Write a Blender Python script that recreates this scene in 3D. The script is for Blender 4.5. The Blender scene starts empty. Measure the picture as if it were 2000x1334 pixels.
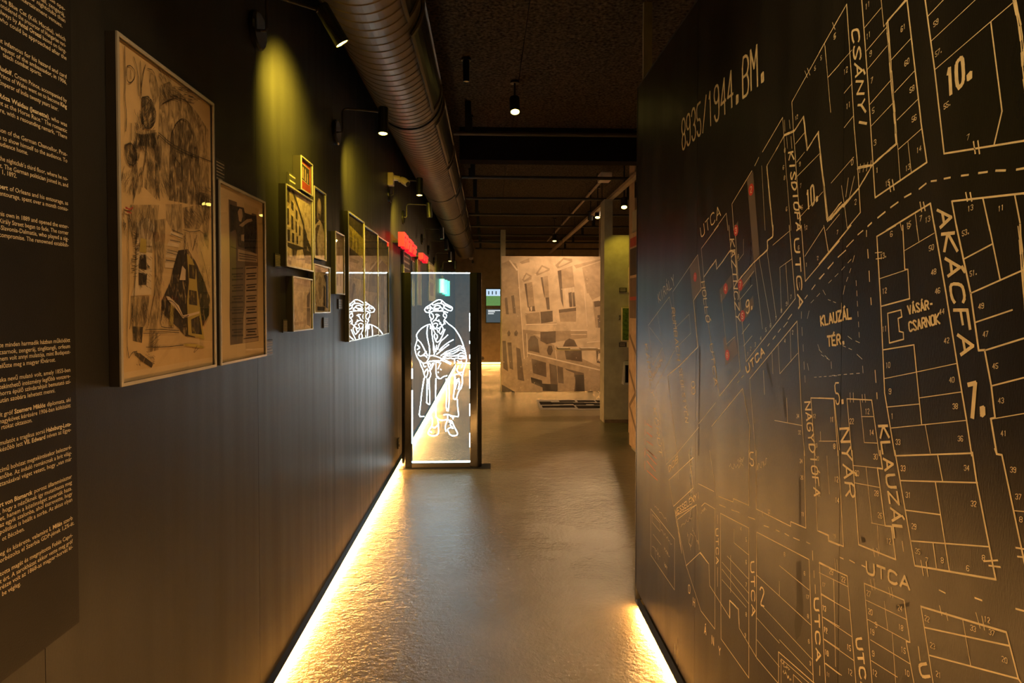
import bpy, math, random
from mathutils import Vector, Matrix

# ------------------------------------------------------------------ camera, world, exposure
SC = bpy.context.scene
COL = SC.collection
F, CX, CY = 1200.0, 1000.0, 628.5            # focal length and principal point for a 2000 x 1334 frame
EYE = Vector((0, 0, 1.6))
YAW, PITCH = math.atan(49 / 1200), math.atan(0.0204)
FWD = Vector((math.sin(YAW) * math.cos(PITCH), math.cos(YAW) * math.cos(PITCH), -math.sin(PITCH)))
RGT = Vector((math.cos(YAW), -math.sin(YAW), 0))
UPV = RGT.cross(FWD)
cam_data = bpy.data.cameras.new('camera')
cam_data.sensor_width = 36
cam_data.lens = F / 2000 * 36
cam_data.shift_y = -(667 - CY) / 2000
cam_data.clip_start = 0.02
camera = bpy.data.objects.new('camera', cam_data)
COL.objects.link(camera)
rot = Matrix((RGT, UPV, -FWD)).transposed()
camera.matrix_world = Matrix.Translation(EYE) @ rot.to_4x4()
SC.camera = camera

world = bpy.data.worlds.new('world')
SC.world = world
world.use_nodes = True
world.node_tree.nodes['Background'].inputs[0].default_value = (1.0, 0.72, 0.42, 1)
world.node_tree.nodes['Background'].inputs[1].default_value = 0.004

SC.view_settings.view_transform = 'Standard'
SC.view_settings.look = 'None'
SC.view_settings.gamma = 1.0
SC.view_settings.use_curve_mapping = False
SC.view_settings.exposure = 0.42
SC.cycles.use_denoising = True
SC.cycles.sample_clamp_indirect = 6.0
SC.cycles.use_adaptive_sampling = True
SC.cycles.adaptive_threshold = 0.03
SC.cycles.max_bounces = 6
SC.cycles.transparent_max_bounces = 12

LED_COL, LED_W = (1.0, 0.47, 0.125), 78.0
YELLOW = (1.0, 0.70, 0.05)
WARM = (1.0, 0.62, 0.32)
ICE = (0.72, 0.92, 1.0)

# ------------------------------------------------------------------ measurements
WL, WR = -0.917, 0.818          # left wall and map panel, either side of the camera
BACK = 17.8
CEIL = 3.6

def ray(px, py):
    return FWD + RGT * ((px - CX) / F) - UPV * ((py - CY) / F)
def on_x(px, py, x):
    d = ray(px, py); return EYE + d * ((x - EYE.x) / d.x)
def on_y(px, py, y):
    d = ray(px, py); return EYE + d * ((y - EYE.y) / d.y)
def on_z(px, py, z):
    d = ray(px, py); return EYE + d * ((z - EYE.z) / d.z)

# ------------------------------------------------------------------ materials
MATS = {}
def mat(name, col, rough=0.6, metal=0.0, emit=None, strength=0.0, var=0.15, scale=8.0, bump=0.0, bscale=60.0,
        stretch=(1, 1, 1), spec=0.5, rvar=0.0, coat=0.0, col2=None):
    if name in MATS: return MATS[name]
    m = bpy.data.materials.new(name); m.use_nodes = True
    nt = m.node_tree; b = nt.nodes['Principled BSDF']
    tc = nt.nodes.new('ShaderNodeTexCoord'); mp = nt.nodes.new('ShaderNodeMapping')
    mp.inputs['Scale'].default_value = stretch
    nt.links.new(tc.outputs['Object'], mp.inputs['Vector'])
    nz = nt.nodes.new('ShaderNodeTexNoise'); nz.inputs['Scale'].default_value = scale; nz.inputs['Detail'].default_value = 5
    nt.links.new(mp.outputs['Vector'], nz.inputs['Vector'])
    rp = nt.nodes.new('ShaderNodeValToRGB')
    lo = [max(0, c * (1 - var)) for c in col]; hi = [min(1, c * (1 + var)) for c in col]
    if col2: lo, hi = col, col2
    rp.color_ramp.elements[0].position = 0.3; rp.color_ramp.elements[1].position = 0.7
    rp.color_ramp.elements[0].color = (*lo, 1); rp.color_ramp.elements[1].color = (*hi, 1)
    nt.links.new(nz.outputs['Fac'], rp.inputs['Fac'])
    nt.links.new(rp.outputs['Color'], b.inputs['Base Color'])
    b.inputs['Roughness'].default_value = rough
    b.inputs['Metallic'].default_value = metal
    b.inputs['Specular IOR Level'].default_value = spec
    b.inputs['Coat Weight'].default_value = coat
    if rvar:
        mr = nt.nodes.new('ShaderNodeMapRange')
        mr.inputs['From Min'].default_value = 0.3; mr.inputs['From Max'].default_value = 0.7
        mr.inputs['To Min'].default_value = rough - rvar; mr.inputs['To Max'].default_value = rough + rvar
        nt.links.new(nz.outputs['Fac'], mr.inputs['Value']); nt.links.new(mr.outputs['Result'], b.inputs['Roughness'])
    if bump:
        n2 = nt.nodes.new('ShaderNodeTexNoise'); n2.inputs['Scale'].default_value = bscale; n2.inputs['Detail'].default_value = 4
        nt.links.new(mp.outputs['Vector'], n2.inputs['Vector'])
        bp = nt.nodes.new('ShaderNodeBump'); bp.inputs['Strength'].default_value = bump; bp.inputs['Distance'].default_value = 0.01
        nt.links.new(n2.outputs['Fac'], bp.inputs['Height']); nt.links.new(bp.outputs['Normal'], b.inputs['Normal'])
    if emit:
        b.inputs['Emission Color'].default_value = (*emit, 1); b.inputs['Emission Strength'].default_value = strength
    MATS[name] = m
    return m

def glass_mat(name, tint=(1, 1, 1), ior=1.5,  haze=None, haze_fac=0.0, rough=0.0):
    m = bpy.data.materials.new(name); m.use_nodes = True
    nt = m.node_tree; nt.nodes.clear()
    out = nt.nodes.new('ShaderNodeOutputMaterial'); mix = nt.nodes.new('ShaderNodeMixShader')
    tr = nt.nodes.new('ShaderNodeBsdfTransparent'); gl = nt.nodes.new('ShaderNodeBsdfGlossy'); lw = nt.nodes.new('ShaderNodeLayerWeight')
    pw = nt.nodes.new('ShaderNodeMath'); pw.operation = 'POWER'; pw.inputs[1].default_value = 5.0
    fr = nt.nodes.new('ShaderNodeMath'); fr.operation = 'MULTIPLY_ADD'; fr.inputs[1].default_value = 0.95; fr.inputs[2].default_value = ((ior - 1) / (ior + 1)) ** 2 * 1.6
    nt.links.new(lw.outputs['Facing'], pw.inputs[0]); nt.links.new(pw.outputs[0], fr.inputs[0])
    tr.inputs['Color'].default_value = (*tint, 1); gl.inputs['Roughness'].default_value = rough
    gl.inputs['Color'].default_value = (1, 1, 1, 1)
    nt.links.new(fr.outputs[0], mix.inputs['Fac']); nt.links.new(tr.outputs[0], mix.inputs[1]); nt.links.new(gl.outputs[0], mix.inputs[2])
    last = mix
    if haze:
        em = nt.nodes.new('ShaderNodeEmission'); em.inputs['Color'].default_value = (*haze, 1); em.inputs['Strength'].default_value = haze_fac
        ad = nt.nodes.new('ShaderNodeAddShader'); nt.links.new(mix.outputs[0], ad.inputs[0]); nt.links.new(em.outputs[0], ad.inputs[1]); last = ad
    nt.links.new(last.outputs[0], out.inputs['Surface'])
    return m

def light_mat(name, col, strength):
    return mat(name, (0.8, 0.8, 0.8), 0.5, emit=col, strength=strength, var=0.02)

def floor_mat():
    m = mat('resin_floor', (0.19, 0.155, 0.082), 0.19, var=0.28, scale=1.3, rvar=0.05, col2=(0.26, 0.215, 0.125), spec=0.8)
    nt = m.node_tree; b = nt.nodes['Principled BSDF']; tc = nt.nodes['Texture Coordinate']
    h = None
    for sc_, st, dist in ((45.0, 0.36, 0.012), (13.0, 0.18, 0.03), (190.0, 0.36, 0.005)):
        n = nt.nodes.new('ShaderNodeTexNoise'); n.inputs['Scale'].default_value = sc_; n.inputs['Detail'].default_value = 4
        nt.links.new(tc.outputs['Object'], n.inputs['Vector'])
        bp = nt.nodes.new('ShaderNodeBump'); bp.inputs['Strength'].default_value = st; bp.inputs['Distance'].default_value = dist
        nt.links.new(n.outputs['Fac'], bp.inputs['Height'])
        if h: nt.links.new(h.outputs['Normal'], bp.inputs['Normal'])
        h = bp
    nt.links.new(h.outputs['Normal'], b.inputs['Normal'])
    return m

def ceiling_mat():
    m = mat('wood_wool', (0.024, 0.019, 0.014), 0.95, var=0.5, scale=42, spec=0.1, col2=(0.19, 0.145, 0.10))
    nt = m.node_tree; b = nt.nodes['Principled BSDF']; tc = nt.nodes['Texture Coordinate']
    n = nt.nodes.new('ShaderNodeTexNoise'); n.inputs['Scale'].default_value = 55; n.inputs['Detail'].default_value = 3; n.inputs['Distortion'].default_value = 3
    bp = nt.nodes.new('ShaderNodeBump'); bp.inputs['Strength'].default_value = 0.9; bp.inputs['Distance'].default_value = 0.03
    nt.links.new(tc.outputs['Object'], n.inputs['Vector']); nt.links.new(n.outputs['Fac'], bp.inputs['Height']); nt.links.new(bp.outputs['Normal'], b.inputs['Normal'])
    return m

def wash_mat(name, col, scale, thresh, soft=0.12, stretch=(1, 1, 1), most=1.0):
    """pen hatching and brush wash: broken ink with the paper showing through"""
    m = bpy.data.materials.new(name); m.use_nodes = True; nt = m.node_tree; b = nt.nodes['Principled BSDF']
    b.inputs['Base Color'].default_value = (*col, 1); b.inputs['Roughness'].default_value = 0.85
    tc = nt.nodes.new('ShaderNodeTexCoord'); mp = nt.nodes.new('ShaderNodeMapping'); mp.inputs['Scale'].default_value = stretch; nt.links.new(tc.outputs['Object'], mp.inputs['Vector'])
    n1 = nt.nodes.new('ShaderNodeTexNoise'); n1.inputs['Scale'].default_value = scale; n1.inputs['Detail'].default_value = 6; n1.inputs['Distortion'].default_value = 1.2
    nt.links.new(mp.outputs['Vector'], n1.inputs['Vector'])
    mr = nt.nodes.new('ShaderNodeMapRange'); mr.inputs['From Min'].default_value = thresh - soft; mr.inputs['From Max'].default_value = thresh + soft; mr.inputs['To Max'].default_value = most
    nt.links.new(n1.outputs['Fac'], mr.inputs['Value']); nt.links.new(mr.outputs['Result'], b.inputs['Alpha'])
    return m
M = {}
M['floor'] = floor_mat()
M['ceiling'] = ceiling_mat()
M['wall'] = mat('dark_wall_paint', (0.024, 0.023, 0.021), 0.42, spec=0.32, var=0.10, scale=3.0, stretch=(4, 4, 0.25), bump=0.10, bscale=220, rvar=0.06)
M['vinyl'] = mat('black_vinyl', (0.014, 0.013, 0.012), 0.55, spec=0.3, bump=0.08, bscale=300)
M['map_board'] = mat('black_satin_board', (0.016, 0.015, 0.014), 0.34, spec=0.32, var=0.3, scale=2.2, stretch=(3, 3, 0.5), bump=0.09, bscale=160, rvar=0.07)
M['back_wall'] = mat('beige_plaster', (0.34, 0.24, 0.15), 0.7)
M['grey_wall'] = mat('sage_grey_paint', (0.30, 0.28, 0.20), 0.65)
M['dark_wall'] = mat('black_wall_paint', (0.03, 0.028, 0.025), 0.6)
M['beam'] = mat('matt_black_beam', (0.010, 0.009, 0.008), 0.95, spec=0.05)
M['print_tan'] = mat('cream_map_ink', (0.80, 0.70, 0.50), 0.55, var=0.12, scale=40)
M['print_grey'] = mat('taupe_map_ink', (0.13, 0.105, 0.09), 0.5)
M['print_red'] = mat('red_marker_ink', (0.52, 0.05, 0.03), 0.5)
M['orange_marks'] = mat('orange_map_marks', (0.55, 0.16, 0.05), 0.5)
M['print_white'] = mat('white_lettering', (0.85, 0.76, 0.55), 0.55, var=0.05)
M['smudge'] = mat('dark_smudge', (0.012, 0.011, 0.010), 0.6)
M['black_metal'] = mat('black_powder_coat', (0.012, 0.012, 0.012), 0.42, var=0.05)
M['black_gloss'] = mat('black_anodised', (0.010, 0.010, 0.011), 0.16, var=0.05)
M['duct'] = mat('galvanised_duct', (0.15, 0.12, 0.092), 0.44, metal=0.35, var=0.15, scale=3, stretch=(1, 1, 1))
M['pipe'] = mat('brown_black_pipe', (0.035, 0.029, 0.023), 0.5)
M['rail'] = mat('beige_rail', (0.30, 0.22, 0.15), 0.5)
M['silver'] = mat('silver_frame', (0.78, 0.72, 0.60), 0.25, metal=0.55, var=0.06)
M['dark_side'] = mat('dark_frame_side', (0.03, 0.026, 0.02), 0.4)
M['kraft'] = mat('brown_drawing_paper', (0.58, 0.41, 0.21), 0.8, var=0.10, scale=14)
M['mat_board'] = mat('cream_mount', (0.62, 0.47, 0.28), 0.8, var=0.05)
M['ink'] = mat('sepia_ink', (0.028, 0.020, 0.012), 0.8)
M['ink_soft'] = mat('soft_sepia_wash', (0.15, 0.10, 0.052), 0.8, var=0.25, scale=25)
M['ink_mid'] = mat('mid_sepia_wash', (0.23, 0.16, 0.085), 0.8, var=0.2, scale=25)
M['hatch_soft'] = wash_mat('pen_hatch_dark', (0.07, 0.048, 0.026), 55, 0.48, .12, (1, 1.6, .5), .8)
M['hatch_mid'] = wash_mat('pen_hatch_light', (0.13, 0.09, 0.05), 45, 0.50, .16, (1, 1.4, .5), .55)
M['hatch_dense'] = wash_mat('pen_hatch_black', (0.03, 0.022, 0.014), 40, 0.40, .12, (1, 1.2, .6))
M['photo_grain'] = wash_mat('photo_mottle', (0.10, 0.066, 0.042), 22, 0.58, .20, most=.5)
M['mural_grain'] = wash_mat('mural_mottle', (0.12, 0.080, 0.052), 3.2, 0.60, .25, most=.28)
M['mural_light'] = wash_mat('mural_bloom', (0.80, 0.66, 0.50), 2.0, 0.62, .25, most=.28)
M['ochre'] = mat('ochre_wash', (0.42, 0.31, 0.07), 0.8)
M['pale'] = mat('pale_sepia', (0.66, 0.52, 0.34), 0.8, var=0.10, scale=20)
M['sep_light'] = mat('light_sepia_print', (0.66, 0.5, 0.34), 0.7, var=0.10, scale=6)
M['sep_mid'] = mat('mid_sepia_print', (0.42, 0.3, 0.19), 0.7, var=0.15, scale=12)
M['sep_dark'] = mat('dark_sepia_print', (0.13, 0.085, 0.053), 0.7, var=0.2, scale=12)
M['sep_black'] = mat('deep_sepia_print', (0.035, 0.024, 0.017), 0.7, var=0.2)
M['sep_brt'] = mat('bright_sepia_print', (0.72, 0.57, 0.42), 0.7, var=0.06)
M['red_card'] = mat('red_mount_card', (0.34, 0.045, 0.022), 0.7)
M['plate'] = mat('black_caption_plate', (0.035, 0.033, 0.03), 0.35)
M['plate_text'] = mat('grey_caption_text', (0.38, 0.33, 0.25), 0.6)
M['glass'] = glass_mat('picture_glass', (0.97, 0.97, 0.95), 1.45)
M['totem_glass'] = glass_mat('etched_glass', (0.90, 0.95, 0.95), 1.5, haze=(0.55, 0.75, 0.85), haze_fac=0.040)
M['led'] = light_mat('warm_led', LED_COL, LED_W)
M['led_far'] = light_mat('warm_led_far', LED_COL, LED_W * 0.4)
M['etch'] = light_mat('lit_etching', ICE, 9.0)
M['etch_edge'] = light_mat('lit_glass_edge', (0.70, 0.95, 1.0), 15.0)
M['lens'] = light_mat('lit_lamp_lens', (1.0, 0.72, 0.14), 7.0)
M['lens_off'] = mat('dark_lamp_lens', (0.05, 0.05, 0.05), 0.15)
M['white_plastic'] = mat('cream_plastic', (0.62, 0.50, 0.38), 0.35)
M['grey_plastic'] = mat('grey_plastic', (0.32, 0.32, 0.32), 0.35)
M['red_sign'] = mat('red_acrylic', (0.65, 0.01, 0.02), 0.4, emit=(0.9, 0.01, 0.03), strength=0.55)
M['teal'] = light_mat('teal_tube', (0.02, 0.75, 0.48), 1.6)
M['moss'] = mat('green_moss', (0.03, 0.075, 0.006), 0.9, scale=30, col2=(0.13, 0.22, 0.02), bump=0.8, bscale=60)
M['orange'] = mat('orange_card', (0.55, 0.17, 0.02), 0.6)
M['yellow_paper'] = mat('yellow_lit_paper', (0.62, 0.55, 0.30), 0.7)
M['slate'] = mat('dark_slate', (0.02, 0.016, 0.012), 0.95, spec=0.05)
M['stone'] = mat('pale_stone', (0.24, 0.20, 0.15), 0.8, spec=0.2)
M['screen_sky'] = light_mat('screen_pale_blue', (0.45, 0.66, 0.86), 0.8)
M['screen_green'] = mat('screen_green', (0.02, 0.05, 0.02), 0.4, emit=(0.10, 0.24, 0.07), strength=0.8, var=0.5, scale=30)
M['screen_dark'] = mat('screen_dark', (0.02, 0.03, 0.04), 0.3, emit=(0.05, 0.085, 0.11), strength=0.6)
M['screen_white'] = light_mat('screen_white', (0.75, 0.85, 0.9), 0.8)

# ------------------------------------------------------------------ object helpers
def link(o, parent=None):
    COL.objects.link(o)
    if parent: o.parent = parent
    return o
def tag(o, label=None, cat=None, group=None, kind=None):
    if label: o['label'] = label
    if cat: o['category'] = cat
    if group: o['group'] = group
    if kind: o['kind'] = kind
    return o
def thing(name, loc, label, cat, group=None):
    o = bpy.data.objects.new(name, None); o.empty_display_size = 0.05
    o.location = loc; link(o); o.matrix_world = Matrix.Translation(Vector(loc))
    return tag(o, label, cat, group)

class MB:
    """collects faces in world coordinates; build() links them as one mesh object"""
    def __init__(s): s.v, s.f = [], []
    def poly(s, pts):
        n = len(s.v); s.v += [tuple(p) for p in pts]; s.f.append(tuple(range(n, n + len(pts)))); return s
    def box(s, lo, hi):
        x0, y0, z0 = lo; x1, y1, z1 = hi; n = len(s.v)
        s.v += [(x0,y0,z0),(x1,y0,z0),(x1,y1,z0),(x0,y1,z0),(x0,y0,z1),(x1,y0,z1),(x1,y1,z1),(x0,y1,z1)]
        s.f += [tuple(n+i for i in q) for q in ((0,3,2,1),(4,5,6,7),(0,1,5,4),(1,2,6,5),(2,3,7,6),(3,0,4,7))]
        return s
    def tube(s, pts, r, seg=10, cap=True):
        pts = [Vector(p) for p in pts]; n0 = len(s.v); k = len(pts)
        rs = r if isinstance(r, (list, tuple)) else [r] * k
        prev = None
        for i, p in enumerate(pts):
            d = (pts[min(i+1, k-1)] - pts[max(i-1, 0)]).normalized()
            a = prev if prev is not None else (Vector((0,0,1)) if abs(d.z) < 0.9 else Vector((1,0,0)))
            a = (a - d * a.dot(d)).normalized(); b = d.cross(a); prev = a
            for j in range(seg):
                t = 2 * math.pi * j / seg
                s.v.append(tuple(p + (a * math.cos(t) + b * math.sin(t)) * rs[i]))
        for i in range(k - 1):
            for j in range(seg):
                j2 = (j + 1) % seg
                s.f.append((n0+i*seg+j, n0+i*seg+j2, n0+(i+1)*seg+j2, n0+(i+1)*seg+j))
        if cap:
            s.f.append(tuple(n0 + j for j in reversed(range(seg)))); s.f.append(tuple(n0 + (k-1)*seg + j for j in range(seg)))
        return s
    def lathe(s, o, d, prof, seg=24):
        o, d = Vector(o), Vector(d).normalized(); n0 = len(s.v)
        a = Vector((0, 0, 1)) if abs(d.z) < 0.9 else Vector((1, 0, 0)); a = (a - d * a.dot(d)).normalized(); b = d.cross(a)
        for t, r in prof:
            for j in range(seg):
                q = 2 * math.pi * j / seg; s.v.append(tuple(o + d * t + (a * math.cos(q) + b * math.sin(q)) * r))
        for i in range(len(prof) - 1):
            for j in range(seg): j2 = (j + 1) % seg; s.f.append((n0+i*seg+j, n0+i*seg+j2, n0+(i+1)*seg+j2, n0+(i+1)*seg+j))
        s.f.append(tuple(n0 + j for j in reversed(range(seg)))); s.f.append(tuple(n0 + (len(prof)-1)*seg + j for j in range(seg)))
        return s
    def build(s, name, m, parent=None, bevel=0.0, smooth=False):
        off = parent.matrix_world.translation if parent else Vector((0, 0, 0))
        me = bpy.data.meshes.new(name)
        me.from_pydata([tuple(Vector(p) - off) for p in s.v], [], s.f); me.update()
        me.materials.append(m)
        o = bpy.data.objects.new(name, me); link(o, parent)
        o.matrix_world = Matrix.Translation(off)
        if parent: o.matrix_basis = Matrix.Identity(4)
        if smooth: me.polygons.foreach_set('use_smooth', [True] * len(me.polygons))
        if bevel:
            bv = o.modifiers.new('bevel', 'BEVEL'); bv.width = bevel; bv.segments = 2; bv.limit_method = 'ANGLE'
        return o

# flat prints: polygons and pen strokes laid on a plane (origin, u, v, normal)
class Plane:
    def __init__(s, o, u, v, n): s.o, s.u, s.v, s.n = Vector(o), Vector(u), Vector(v), Vector(n)
    def pix(s, px, py):
        d = ray(px, py); t = (s.o - EYE).dot(s.n) / d.dot(s.n); q = EYE + d * t - s.o
        return (q.dot(s.u), q.dot(s.v))
    def at(s, a, b, h=0.0): return s.o + s.u * a + s.v * b + s.n * h
class Zoom:
    """reads points given in an enlarged view of the photograph and lays them on a plane"""
    def __init__(s, plane, ox, oy, k): s.p, s.ox, s.oy, s.k = plane, ox, oy, k
    def __call__(s, x, y): return s.p.pix(s.ox + x / s.k, s.oy + y / s.k)
    def pts(s, txt):
        return [s(*map(float, q.split(','))) for q in txt.split()]

RND = random.Random(7)
class Ink:
    def __init__(s, plane, h=0.0006): s.p, s.h, s.m = plane, h, MB()
    def stroke(s, pts, w, rough=0.0):
        p = s.p
        for (a, b) in zip(pts, pts[1:]):
            dx, dy = b[0]-a[0], b[1]-a[1]; L = math.hypot(dx, dy)
            if L < 1e-6: continue
            ux, uy = dx/L, dy/L; nx, ny = -uy*w/2, ux*w/2; ex, ey = ux*w*0.3, uy*w*0.3
            j = (lambda: 1 + RND.uniform(-rough, rough)) if rough else (lambda: 1)
            k1, k2 = j(), j()
            q = [(a[0]-ex-nx*k1, a[1]-ey-ny*k1), (b[0]+ex-nx*k2, b[1]+ey-ny*k2), (b[0]+ex+nx*k1, b[1]+ey+ny*k1), (a[0]-ex+nx*k2, a[1]-ey+ny*k2)]
            s.m.poly([p.at(x, y, s.h + (len(s.m.f) % 9) * 2.2e-5) for x, y in q])
        return s
    def fill(s, pts):
        k = s.h + (len(s.m.f) % 9) * 2.2e-5; s.m.poly([s.p.at(x, y, k) for x, y in pts]); return s
    def disc(s, c, r, seg=20):
        return s.fill([(c[0] + r*math.cos(2*math.pi*i/seg), c[1] + r*math.sin(2*math.pi*i/seg)) for i in range(seg)])
    def build(s, name, m, parent): return s.m.build(name, m, parent) if s.m.f else None

def smooth_line(pts, n=1):
    for _ in range(n):
        if len(pts) < 3: return pts
        out = [pts[0]]
        for a, b in zip(pts, pts[1:]):
            out += [(a[0]*.75+b[0]*.25, a[1]*.75+b[1]*.25), (a[0]*.25+b[0]*.75, a[1]*.25+b[1]*.75)]
        pts = out + [pts[-1]]
    return pts
GLYPH = {'A':'00 26 40;12 32','B':'00 06 36 45 44 33 03;33 42 41 30 00','C':'45 36 16 05 01 10 30 41','D':'00 06 26 44 42 20 00','E':'40 00 06 46;03 33',
 'F':'00 06 46;03 33','G':'45 36 16 05 01 10 30 41 43 23','H':'00 06;40 46;03 43','I':'20 26','J':'46 41 30 10 01','K':'00 06;46 03 40','L':'06 00 40',
 'M':'00 06 23 46 40','N':'00 06 40 46','O':'10 01 05 16 36 45 41 30 10','P':'00 06 36 45 44 33 03','R':'00 06 36 45 44 33 03;23 40','S':'45 36 16 05 14 32 41 30 10 01',
 'T':'20 26;06 46','U':'06 01 10 30 41 46','V':'06 20 46','W':'06 10 24 30 46','X':'00 46;06 40','Y':'06 23 46;23 20','Z':'06 46 00 40','0':'10 01 05 16 36 45 41 30 10',
 '1':'15 26 20','2':'05 16 36 45 44 00 40','3':'05 16 36 45 44 33 23;33 42 41 30 10 01','4':'30 36 02 42','5':'46 06 03 33 42 41 30 10 01','6':'45 36 16 05 01 10 30 41 42 33 13 02',
 '7':'06 46 10','8':'13 04 05 16 36 45 44 33 13 02 01 10 30 41 42 33','9':'01 10 30 41 45 36 16 05 04 13 33 44','.':'10 20 21 11 10','/':'00 46','-':'13 33',' ':''}
for a_, b_, acc in (('Á','A','27 38'),('É','E','27 38'),('Í','I','27 38'),('Ó','O','27 38'),('Ú','U','27 38'),('Ö','O','17 18;37 38')): GLYPH[a_] = GLYPH[b_] + ';' + acc
STRAIGHT = set('AEFHIKLMNTVWXYZÁÉÍ147/-.')
def write(ink, txt, A, B, C, w, rough=0.15, wide=5.6):
    """hand lettering from baseline A to B, letters as tall as A to C (plane coordinates)"""
    n = len(txt) * wide - (wide - 4)
    ux, uy = (B[0]-A[0]) / n, (B[1]-A[1]) / n; vx, vy = (C[0]-A[0]) / 6, (C[1]-A[1]) / 6
    for i, ch in enumerate(txt):
        for st in GLYPH.get(ch, '').split(';'):
            g = [(int(q[0]) + RND.uniform(-.12, .12), int(q[1]) + RND.uniform(-.12, .12)) for q in st.split()]
            if len(g) < 2: continue
            if ch not in STRAIGHT: g = smooth_line(g, 1)
            ink.stroke([(A[0] + ux*(x + i*wide) + vx*y, A[1] + uy*(x + i*wide) + vy*y) for x, y in g], w, rough)

# ------------------------------------------------------------------ the setting
def struct(name, mb, m, bevel=0.0): return tag(mb.build(name, m, None, bevel), kind='structure')
struct('floor', MB().box((WL - 0.05, -2.6, -0.1), (6.6, BACK + 0.1, 0)), M['floor'])
ceiling = struct('ceiling', MB().box((WL - 0.05, -2.6, CEIL + 0.03), (6.6, BACK + 0.1, CEIL + 0.15)), M['dark_wall'])
yy = -2.6
while yy < BACK:                                  # wood wool boards
    for i, xx in enumerate((WL - 0.05, 0.28, 1.48, 2.68, 3.88, 5.08)):
        x1 = (0.28, 1.48, 2.68, 3.88, 5.08, 6.6)[i]
        MB().box((xx + 0.003, yy + 0.003, CEIL), (x1 - 0.003, min(yy + 2.4, BACK + 0.1) - 0.003, CEIL + 0.03)).build('ceiling_board', M['ceiling'], ceiling)
    yy += 2.4
wall_left = struct('wall_left', MB().box((WL - 0.06, -2.6, 0), (WL - 0.012, BACK, CEIL)), M['dark_wall'])
seams = [-2.6, 0.1, 1.3, 2.495, 3.72, 4.94, 5.95, 7.2, 8.4, 9.6, 10.8, 12.0, 13.2, 14.4, 15.6, 16.8, BACK]
for a, b in zip(seams, seams[1:]):
    MB().box((WL - 0.012, a + 0.001, 0.0), (WL, b - 0.001, CEIL)).build('wall_board', M['wall'], wall_left)
struct('wall_back', MB().box((WL - 0.06, BACK, 0), (6.6, BACK + 0.1, CEIL)), M['back_wall'])
struct('wall_far_right', MB().box((6.5, -2.6, 0), (6.6, BACK, CEIL)), M['dark_wall'])
struct('wall_behind', MB().box((WL - 0.06, -2.7, 0), (6.6, -2.6, CEIL)), M['dark_wall'])

# black skirting profile with the warm strip that washes the floor
def led_line(lo, hi, side, label, ax='y'):
    """light line along y (ax y, side +1: facing +x) or along x (facing -y)"""
    if ax == 'y':
        x, a, b = lo
        t = thing('floor_light_strip', (x, (a + b) / 2, 0), label, 'light strip', 'warm light strips along the floor')
        s = side
        pr = MB()
        for p in ([(x, 0.046), (x + s*0.026, 0.040), (x + s*0.026, 0.036), (x + s*0.006, 0.036), (x + s*0.006, 0.001), (x, 0.001)],):
            n = len(pr.v); k = len(p)
            pr.v += [(q[0], a, q[1]) for q in p] + [(q[0], b, q[1]) for q in p]
            for i in range(k): j = (i + 1) % k; pr.f.append((n+i, n+j, n+k+j, n+k+i))
            pr.f += [tuple(n + i for i in reversed(range(k))), tuple(n + k + i for i in range(k))]
        pr.build('profile', M['black_metal'], t)
        d = MB(); q = [(x + s*0.024, 0.0355), (x + s*0.008, 0.0355), (x + s*0.008, 0.006), (x + s*0.011, 0.006)]
        n = 0; d.v = [(p[0], a + .005, p[1]) for p in q] + [(p[0], b - .005, p[1]) for p in q]
        for i in range(4): j = (i + 1) % 4; d.f.append((i, j, 4 + j, 4 + i))
        d.f += [(3, 2, 1, 0), (4, 5, 6, 7)]
        d.build('diffuser', M['led'], t)
    else:
        a, b, y = lo
        t = thing('floor_light_strip', ((a + b) / 2, y, 0), label, 'light strip', 'warm light strips along the floor')
        MB().box((a, y - 0.03, 0.058), (b, y, 0.066)).build('profile', M['black_metal'], t)
        MB().box((a, y - 0.022, 0.030), (b, y - 0.002, 0.057)).build('diffuser', M['led_far'], t)
    return t
led_line((WL, -1.5, BACK - 0.05), None, 1, 'long warm light strip glowing along the foot of the picture wall')
led_line((WR, -1.5, 3.24), None, -1, 'warm light strip at the foot of the street map panel')
led_line((WL + 0.06, 6.3, BACK), None, 1, 'warm light strip across the foot of the beige end wall', ax='x')

# ------------------------------------------------------------------ street map panel
MAP_TOP, MAP_END = 2.80, 3.32
mp_root = thing('map_panel', (WR + 0.05, 1.3, 0), 'tall black panel printed with a cream hand-drawn street map', 'map panel')
ys = [-0.60, 0.40, 1.385, 2.37, MAP_END]
for a, b in zip(ys, ys[1:]):
    MB().box((WR, a + 0.0008, 0.065), (WR + 0.03, b - 0.0008, MAP_TOP)).build('board', M['map_board'], mp_root)
MB().box((WR + 0.031, -0.6, 0.0), (WR + 0.09, MAP_END, MAP_TOP - 0.01)).build('backing', M['dark_wall'], mp_root)
MB().box((WR - 0.002, MAP_END, 0.0), (WR + 0.09, MAP_END + 0.012, MAP_TOP + 0.004)).build('edge_trim', M['black_metal'], mp_root)
MB().box((WR - 0.001, -0.6, MAP_TOP), (WR + 0.09, MAP_END, MAP_TOP + 0.006)).build('top_trim', M['pipe'], mp_root)
PM = Plane((WR, 0, 0), (0, -1, 0), (0, 0, 1), (-1, 0, 0))
R1, R2 = Zoom(PM, 1240, 0, 2.965), Zoom(PM, 1600, 0, 2.965)
R3, R4 = Zoom(PM, 1240, 440, 2.965), Zoom(PM, 1600, 440, 2.965)
R5, R6 = Zoom(PM, 1240, 880, 2.9375), Zoom(PM, 1600, 880, 2.9375)
PX = Zoom(PM, 0, 0, 1)
W_ = {'t': 0.0016, 'm': 0.0026, 'b': 0.0034, 'h': 0.0056}
lines = Ink(PM, 0.0004)
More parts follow.
